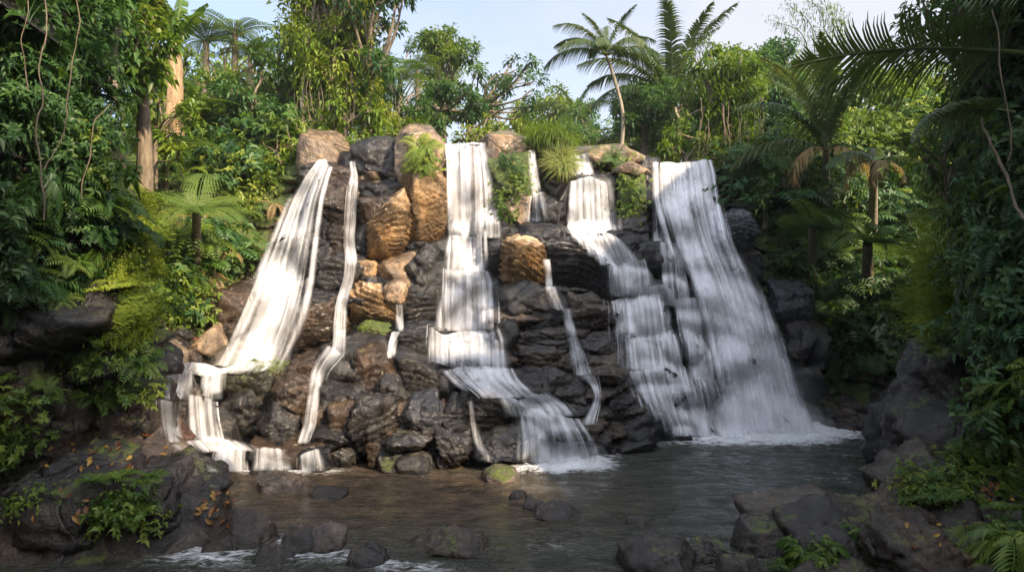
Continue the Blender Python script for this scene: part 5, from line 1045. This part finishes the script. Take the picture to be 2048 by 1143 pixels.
tree(1900, 470, 11.5, fill(1830,230,1950,420,15,12,26,36,.6), 'leaf', 'backlit green branch reaching out from the near right wall', 93, L=(.13, .22), trunk=.05, dens=.7, hang=.3)
# off to the right of the frame, trees whose shade reaches the right falls and the near left wall
for i, (x, y, h) in enumerate([(13.5, 9, 15.0), (16, 5, 15.5), (12.5, 3, 13.5), (15.5, 12, 14.5), (9.8, -6.5, 20)]):  # last tree added, crown kept high, to shade the near left wall
    b = Vector((x, y, float(ground_z(np.array([x]), np.array([y]))[0]))); r = np.random.default_rng(300+i); n = 16
    cs = [np.array([r.normal(0, 1.3), r.normal(0, 1.3), r.uniform(.45 if y > 0 else .72, 1)*(h-b.z)]) for _ in range(n)]; e = bpy.data.objects.new('tree', None); C.objects.link(e); e.location = b
    tag(e, 'tall unseen tree shading the gorge from the right bank', 'tree', 'tall forest trees on the right bank'); g = Geo(); tube(g, spline([[0, 0, -.6], [.1, 0, 2], [0, .1, (h-b.z)*.9]], 8), np.linspace(.3, .1, 8), 8)
    for c in cs: tube(g, spline([[0, 0, c[2]*.6], c*.7, c], 5), np.linspace(.09, .02, 5), 5)
    obj('trunk', g.mesh('trunk', M['bark'], True), e); obj('crown', crown_mesh('crown', cs, r.uniform(.8, 1.3, n), M['dark'], 310+i, per=300, L=(.22, .36)), e)
# distant forest rim
for i in range(30):
    x = -62+i*4.3+random.uniform(-1, 1); y = random.uniform(52, 66)
    if -6 < x < 4: continue
    z = float(ground_z(np.array([x]), np.array([y]))[0])
    if 'FAR' not in globals():
        r = np.random.default_rng(5); cs = [np.array([r.normal(0, 1.8), r.normal(0, 1.8), r.uniform(2, 7)]) for _ in range(14)]; FAR = crown_mesh('crown', cs, r.uniform(1.3, 2.1, 14), M['leaf'], 77, per=60, L=(.4, .6)); g = Geo(); tube(g, [[0, 0, -1], [0, 0, 5]], [.35, .15], 7); FT = g.mesh('trunk', M['bark'], True)
    e = bpy.data.objects.new('tree', None); C.objects.link(e); e.location = (x, y, z); e.rotation_euler.z = random.uniform(0, 6); s = random.uniform(.8, 1.4) if x > 4 or x < -14 else .6; e.scale = (s, s, s)
    tag(e, 'far forest tree on the rim of the valley', 'tree', 'far forest trees'); obj('trunk', FT, e); obj('crown', FAR, e)
# jungle behind the view point, which the wet rock and the pool reflect
r = np.random.default_rng(12)
for i in range(34):
    if i < 18: x, y = -32+i*3.8+r.uniform(-1, 1), r.uniform(-21, -17)
    elif i < 26: x, y = r.uniform(-13, -10), -16+(i-18)*2.4
    else: x, y = r.uniform(10.5, 14), -16+(i-26)*1.6
    z = float(ground_z(np.array([x]), np.array([y]))[0]); e = bpy.data.objects.new('tree', None); C.objects.link(e); e.location = (x, y, z-.3); e.rotation_euler.z = r.uniform(0, 6); s = r.uniform(.75, 1.15); e.scale = (s, s, s)
    tag(e, 'forest tree behind the view point, outside the picture', 'tree', 'forest trees behind the view point'); obj('trunk', FT, e); obj('crown', FAR, e)
# ------------------------------------------------------------------ palms, banana, tree ferns
PF = [palm_frond_mesh('frond', 71, M['palm'], 4.3, 1.0, 1.5, 84, hangf=.85, wd=.06), palm_frond_mesh('frond', 72, M['palm'], 4.0, .5, 1.5, 84, hangf=1., wd=.06), palm_frond_mesh('frond', 73, M['palm'], 4.4, 1.35, .9, 84, hangf=.6, wd=.065), palm_frond_mesh('frond', 74, M['dry'], 2.6, .2, 2.2, 36, .7, .9, .25),
      palm_frond_mesh('frond', 75, M['palm'], 4.2, .12, .6, 66, 1.1, .7, .08, .036)]
def palm(base, top, fr, s, label, name='palm', lean=.3, rad=.12, bark='pale'):
    e = bpy.data.objects.new(name, None); C.objects.link(e); e.location = base; tag(e, label, 'palm tree'); d = top-base; g = Geo()
    tube(g, spline([[0, 0, -.5], d*.35+np.array([lean, 0, 0]), d*.75+np.array([lean*.6, 0, 0]), d], 14), np.linspace(rad*1.3, rad*.8, 14), 9); obj('trunk', g.mesh('trunk', M[bark], True), e)
    for k, az, sc_ in fr:
        o = obj('frond', PF[k], e); o.location = d; o.rotation_euler = (0, 0, R(az)); o.scale = (s*sc_,)*3
    return e
palm(P(1240, 300, 25), P(1213, 112, 25), [(0,100,.9),(0,60,.9),(0,10,.9),(0,150,1),(0,200,1),(1,175,1.1),(1,215,1.1),(1,345,1),(1,300,1),(1,250,.9),(2,80,.8),(2,200,.7),(2,330,.8),(1,20,1)], .62, 'slender coconut palm with a tall pale trunk against the sky', 'coconut_palm', rad=.065)
palm(P(1345, 290, 28), P(1342, 205, 28), [(2,170,1.15),(2,120,1.1),(2,70,1),(2,20,1.1),(2,340,1.15),(0,185,1.15),(0,5,1.1),(0,220,1.),(2,250,1.1),(0,150,1.1),(2,300,1),(1,200,1.1)], .98, 'broad palm with long upright fronds right of the coconut palm', 'palm')
palm(P(1650, 420, 22.4), P(1652, 300, 20.3), [(2,180,.95),(2,130,.9),(2,80,.9),(2,30,.85),(2,240,.95),(2,300,.9),(0,190,.95),(3,200,.9),(3,280,.8),(3,350,.9),(1,170,.9),(2,0,.8)], .9, 'palm with pale upright fronds and dead brown ones on the right slope', 'palm', 0)
palm(P(1745, 450, 22), P(1748, 325, 19.5), [(1,200,.9),(3,250,.8),(3,190,1),(3,330,.8),(1,0,.8),(0,160,.7),(0,60,.7)], .6, 'drooping half dead palm lower on the right slope', 'palm', 0)
palm(P(1420, 300, 30), P(1446, 110, 30), [(1,160,.5),(1,20,.5),(0,90,.5),(0,200,.5),(1,300,.5)], .6, 'small palm top poking above the creeper draped tree', 'palm', 0)
palm(P(1160, 300, 42), P(1150, 235, 42), [(0,170,.9),(0,60,.9),(0,0,.9),(0,110,.8),(2,200,.7),(2,320,.7)], .8, 'low hazy palm in the central gap', 'palm', 0)
# big frond reaching in from the upper right and a smaller one under it
e = bpy.data.objects.new('palm', None); C.objects.link(e); b = P(2110, 330, 9.6); e.location = b; tag(e, 'dark foreground palm reaching in from the right edge with arching fronds', 'palm tree')
g = Geo(); tube(g, spline([[0, 0, -3.2], [.05, 0, -.5], [0, 0, 1.5]], 8), .13, 9); obj('trunk', g.mesh('trunk', M['bark'], True), e)
for (px, py, Y), k, az, s, rx, ro in [((2085, 110, 9.4), 4, 180, .95, 0, 50), ((2090, 40, 9.8), 4, 172, .85, 10, 30), ((2030, 225, 9.0), 1, 186, .5, 10, 40), ((2100, 40, 9.3), 0, 200, .8, 0, 0), ((2110, 60, 9.3), 2, 120, .7, 0, 0), ((2100, 0, 9.), 4, 185, .8, -18, -40)]:
    o = obj('frond', PF[k], e); o.location = Vector(P(px, py, Y)-b); o.rotation_euler = (R(ro), R(rx), R(az)); o.scale = (s,)*3
# shaggy banana-like tree at upper left
def blade(g, base, az, el, L, w, droop, r):
    n = 14; t = np.linspace(0, 1, n); e = el-droop*t**1.5; h = np.array([math.cos(az), math.sin(az), 0]); q = base+h*np.cumsum(np.cos(e)*L/n)[:, None]+Z3*np.cumsum(np.sin(e)*L/n)[:, None]
    tube(g, q, np.linspace(.04, .01, n), 5, .9); s = np.cross(h, Z3)
    for sg in (-1, 1):
        for j in range(1, n-1):      # torn lobes
            wj = w*math.sin((j+.6)/n*math.pi)**.5; d = s*sg*wj+h*.15*wj-Z3*wj*r.uniform(.1, .5)
            g.add([q[j], q[j]+d, q[j+1]*.9+q[j]*.1+d*r.uniform(.9, 1.05), q[j+1]], [[0, 1, 2, 3]], np.clip(.5+r.normal(0, .15), 0, 1))
e = bpy.data.objects.new('banana_tree', None); C.objects.link(e); e.location = P(345, 235, 20); tag(e, 'shaggy banana-like tree with a fibrous trunk and short broad leaves', 'tree')
g = Geo(); tube(g, spline([[0, 0, -.6], [.05, 0, 1.], [.1, 0, 2.35]], 10), np.array([.34, .33, .3, .27, .27, .24, .24, .2, .18, .15]), 10); obj('trunk', g.mesh('trunk', bark_mat('bark_shaggy', (.14, .085, .045), (.42, .28, .16)), True), e)
g = Geo(); r = np.random.default_rng(8)
for az, el, L, dr in [(0.2, 1.2, 1.7, .5), (2.8, 1.35, 1.6, .4), (1.5, 1.45, 1.9, .2), (-.5, .9, 1.5, .9), (3.4, .9, 1.2, .8), (-1.6, 1.2, 1.3, .5)]: blade(g, np.array([.1, 0, 2.2]), az, el, L, .26, dr, r)
obj('leaf_fan', g.mesh('leaf_fan', M['fern']), e)
def tree_fern(px, pyb, pyt, Y, s, key, label, tilt=None):
    yb = max(Y, min(float(D(px, pyb))-.1, Y+3.5)) if 290 < pyb < 700 else Y; b, t = P(px, pyb, yb), P(px, pyt, Y); e = bpy.data.objects.new('tree_fern', None); C.objects.link(e); e.location = b; tag(e, label, 'tree fern'); d = t-b; g = Geo()
    tube(g, spline([[0, 0, -.4], d*.5, d], 8), np.linspace(.13, .09, 8)*s, 8); obj('trunk', g.mesh('trunk', M['bark'], True), e); o = obj('crown', MS[key], e); o.location = d; o.scale = (s,)*3; o.rotation_euler = (0, 0, random.uniform(0, 6))
    if tilt: o.rotation_euler = tilt
tree_fern(405, 320, 238, 21.5, 1.15, 'crown', 'tree fern with a flat green crown on the upper left slope')
tree_fern(393, 540, 425, 15.3, 1.0, 'crown', 'pale green tree fern spreading two broad fronds left of the falls', (R(25), 0, .4))
tree_fern(330, 370, 300, 17.5, .9, 'crown', 'tree fern leaning over the slope beside the mossy left ridge')
tree_fern(1735, 590, 485, 18.6, 1.4, 'crowndark', 'tree fern with broad fronds low on the right slope', (R(20), 0, 1.))
tree_fern(1625, 545, 452, 18.8, 1.05, 'crowndark', 'smaller tree fern left of the broad fronded one', (R(25), 0, 2.))
tree_fern(1800, 330, 280, 24, 1., 'crown', 'sunlit tree fern high on the right slope')
# pale bare trunks and lianas
def strand(name, pts, rad, mat, label, cat, n=30, k=6):
    q = spline([P(*p) for p in pts], n); q = q+np.stack([.05*fbm(q*2.1+len(label), 3), .04*fbm(q*1.7+9, 2), q[:, 0]*0], 1); g = Geo(); o = q[0].copy(); tube(g, q-o, rad*(1+.3*fbm(q*3.3, 2)), k); ob = obj(name, g.mesh(name, M[mat], True)); ob.location = o; return tag(ob, label, cat)
strand('bare_tree', [(175, 240, 11.2), (182, 120, 11.1), (188, 20, 11), (190, -120, 11)], .055, 'pale', 'thin bare trunk at upper left', 'tree trunk')
strand('bare_tree', [(222, 200, 11), (232, 90, 10.9), (240, 0, 10.8), (262, -140, 10.8)], .075, 'pale', 'thicker white patched trunk right of the thin pale one', 'tree trunk')
strand('bare_tree', [(298, 330, 17.5), (297, 260, 17.5), (300, 200, 17.5)], .07, 'pale', 'short pale stump among the bright undergrowth', 'tree trunk')
strand('bare_tree', [(612, 330, 22.4), (605, 200, 22.6), (622, 60, 22.7), (640, -60, 22.8)], .07, 'pale', 'twisting pale stem on the creeper clad giant', 'tree trunk')
strand('bare_tree', [(655, 300, 22.3), (660, 180, 22.4), (672, 90, 22.5), (668, -30, 22.6)], .045, 'pale', 'thin straight stem on the right of the creeper clad giant', 'tree trunk')
for i, (pts, rad, lb) in enumerate([
 ([(95,-20,7.9),(80,120,7.3),(92,200,7.25),(78,260,7.2),(80,440,7.2)], .013, 'long wavy liana hanging down the near left wall'), ([(150,-20,8),(152,70,7.9),(138,180,7.8),(118,270,7.7),(85,340,7.5)], .010, 'thin liana slanting down to the left on the near left wall'),
 ([(220,210,9),(190,250,8.6),(180,310,8.5),(165,400,8.4)], .010, 'short liana looping under the pale trunk'), ([(238,200,10.2),(215,240,10),(180,330,9.8),(150,380,9.7)], .010, 'thin dark liana crossing the left wall'), ([(52,0,7.6),(40,80,7.5),(48,180,7.5)], .009, 'short liana at the upper left edge'),
 ([(1985,20,8.7),(2000,110,8.6),(2010,200,8.5),(2022,300,8.5),(2020,330,8.5)], .014, 'straight liana on the dark upper right wall'), ([(1958,205,10),(1975,260,9.5),(2000,330,9.1),(2030,400,8.7),(2052,440,8.3)], .03, 'thick pale bough slanting down the near right wall'),
 ([(1455,320,21.4),(1462,355,21.2),(1470,375,21),(1500,384,20.9)], .025, 'curved pale liana looping below the creeper draped tree'), ([(575,245,20.8),(583,320,20.4),(560,352,20.2),(540,360,20.2)], .025, 'pale curved liana left of the leftmost lip'),
 ([(640,288,20.2),(675,290,19.9),(708,302,19.8)], .028, 'bare root reaching across above the leftmost lip'), ([(655,262,20.4),(662,285,20),(678,305,19.9)], .02, 'short pale root dangling over the ochre slope'),
 ([(1560,330,21),(1562,400,20.9),(1565,440,20.9)], .015, 'hanging root under the light green bush'), ([(1820,440,19),(1835,470,18.8),(1845,500,18.8)], .02, 'thin bent stem on the right slope')]):
    strand('liana', pts, rad*.7, 'vine', lb, 'liana', 34)
r = np.random.default_rng(91)
for i in range(26):
    px = r.uniform(575, 730); y0 = r.uniform(130, 230); strand('hanging_root', [(px, y0, 22.2), (px+r.uniform(-8, 8), y0+50, 21.8), (px+r.uniform(-10, 10), y0+r.uniform(70, 120), 21.6)], .012, 'vine', 'thin root hanging from the creeper clad giant', 'hanging root', 12, 4)['group'] = 'hanging roots of the creeper clad giant'
for i in range(22):
    px = r.uniform(1400, 1530); y0 = r.uniform(190, 260); strand('hanging_root', [(px, y0, 22.4), (px+r.uniform(-8, 8), y0+50, 22), (px+r.uniform(-10, 10), y0+r.uniform(70, 110), 21.9)], .012, 'vine', 'thin root hanging from the creeper draped tree', 'hanging root', 12, 4)['group'] = 'hanging roots of the creeper draped tree'
# bamboo wisps in the upper right
e = bpy.data.objects.new('bamboo', None); C.objects.link(e); e.location = P(1600, 260, 25); tag(e, 'thin bamboo with feathery tips arching over the right trees', 'bamboo')
for (x, y) in [(1545, 40), (1575, 8), (1620, -5), (1655, 5), (1680, 30)]:
    b = P(1625, 260, 25)-P(1600, 260, 25); t = P(x, y, 25)-P(1600, 260, 25); m = (b+t)/2+np.array([.5, 0, 1.3]); q = spline([b, m, t], 26); g = Geo(); tube(g, q, np.linspace(.03, .008, 26), 5, .5); tr = np.random.default_rng(x); qq = np.repeat(q[8:], 12, 0)+tr.normal(0, .16, (18*12, 3))
    d = tr.normal(0, 1, (len(qq), 3))-Z3*.8; leaves(g, qq, d, Z3, tr.uniform(.14, .24, len(qq)), .035, tr.uniform(0, 1, len(qq)), .3); obj('culm', g.mesh('culm', M['leaf']), e)
# feathery sprays over the upper left skyline
for i, (px, py, Y, s) in enumerate([(412, 85, 27, 1.3), (470, 70, 27, 1.2), (500, 110, 27, 1.), (800, 160, 28, 1.1), (835, 140, 30, 1.)]):
    tree_fern(px, py+110, py, Y, s, 'crown', ['feathery spray tree at the left of the upper skyline', 'feathery spray tree right of its taller twin', 'lowest feathery spray tree by the giant', 'feathery fern tree behind the tall pillar', 'small fern tree left of the ivy column'][i])
# ------------------------------------------------------------------ fallen leaves
bpy.context.view_layer.update(); dg = bpy.context.evaluated_depsgraph_get()
LV = []
for k in range(4):
    g = Geo(); r = np.random.default_rng(400+k); n = 7; t = np.linspace(0, 1, n); L = .17; q = np.stack([(t-.5)*L, .015*np.sin(t*3), .018*np.sin(t*3.1)*r.uniform(.3, 1.6)], 1); w_ = np.sin(t*math.pi)**.8*L*.2+.001
    cu = r.uniform(.1, .8); v = np.stack([q+np.stack([0*t, w_, w_*cu], 1), q, q-np.stack([0*t, w_, -w_*cu], 1)], 1).reshape(-1, 3); f = np.concatenate([[[3*a, 3*a+1, 3*a+4, 3*a+3], [3*a+1, 3*a+2, 3*a+5, 3*a+4]] for a in range(n-1)]); g.add(v, f, (.1, .45, .75, .95)[k]); LV.append(g.mesh('fallen_leaf', M['fall'], True))
for poly, n, lb in [([100,880,290,880,300,950,150,950,20,930], 24, 'curled yellow or brown leaf fallen on the left shelf'), ([20,980,180,970,260,1040,100,1060,20,1040], 9, 'fallen leaf lying on the black boulder at the bottom left'), ([395,985,475,985,475,1055,390,1050], 26, 'wet red or yellow leaf in the pile at the tip of the left shelf'),
                    ([1900,880,2040,880,2045,1010,1900,1000], 15, 'orange or brown leaf fallen on the right shelf'), ([1800,1020,1960,1020,1960,1130,1800,1130], 8, 'small dry leaf low on the right shelf'), ([270,860,330,860,340,930,290,930], 5, 'small yellow leaf on the wrinkled rock by the cascade')]:
    c = tries = 0; poly = np.array(poly, float).reshape(-1, 2)
    while c < n and tries < 900:
        tries += 1; px, py = r.uniform(poly[:, 0].min(), poly[:, 0].max()), r.uniform(poly[:, 1].min(), poly[:, 1].max())
        if not near(poly, px, py): continue
        loc, nm, ob = hit(px, py, dg)
        if loc is None or ob.name.split('.')[0] not in ('bank', 'rock', 'stone', 'cliff', 'water') or loc.z < -.02: continue
        o = obj('fallen_leaf', LV[r.integers(4)]); o.location = loc+nm*.012; o.rotation_euler = (Vector((0, 0, 1)).rotation_difference(nm) @ Euler((0, 0, r.uniform(0, 6.3))).to_quaternion()).to_euler(); s = r.uniform(.35, .85); o.scale = (s, s, s); tag(o, lb, 'leaf', lb.replace('leaf', 'leaves', 1)); c += 1

# ------------------------------------------------------------------ haze in the gorge air
hm = bpy.data.materials.new('haze'); hm.use_nodes = True; ht = hm.node_tree; ht.nodes.clear(); ho = N(ht, 'ShaderNodeOutputMaterial'); hv = N(ht, 'ShaderNodeVolumePrincipled'); LK(ht, hv.outputs[0], ho.inputs['Volume'])
hv.inputs['Color'].default_value = (.9, .93, 1, 1); hv.inputs['Density'].default_value = 0.0006; hv.inputs['Anisotropy'].default_value = 0.2
X0, X1, Y0, Y1, Z0, Z1 = -720, 720, -520, 1020, -4, 32
hb = obj('haze', mesh('haze', [[x, y, z] for z in (Z0, Z1) for y in (Y0, Y1) for x in (X0, X1)], [[0, 2, 3, 1], [4, 5, 7, 6], [0, 1, 5, 4], [2, 6, 7, 3], [0, 4, 6, 2], [1, 3, 7, 5]], hm, False)); struct(hb, 'stuff', 'thin pale haze filling the air of the gorge', 'haze')
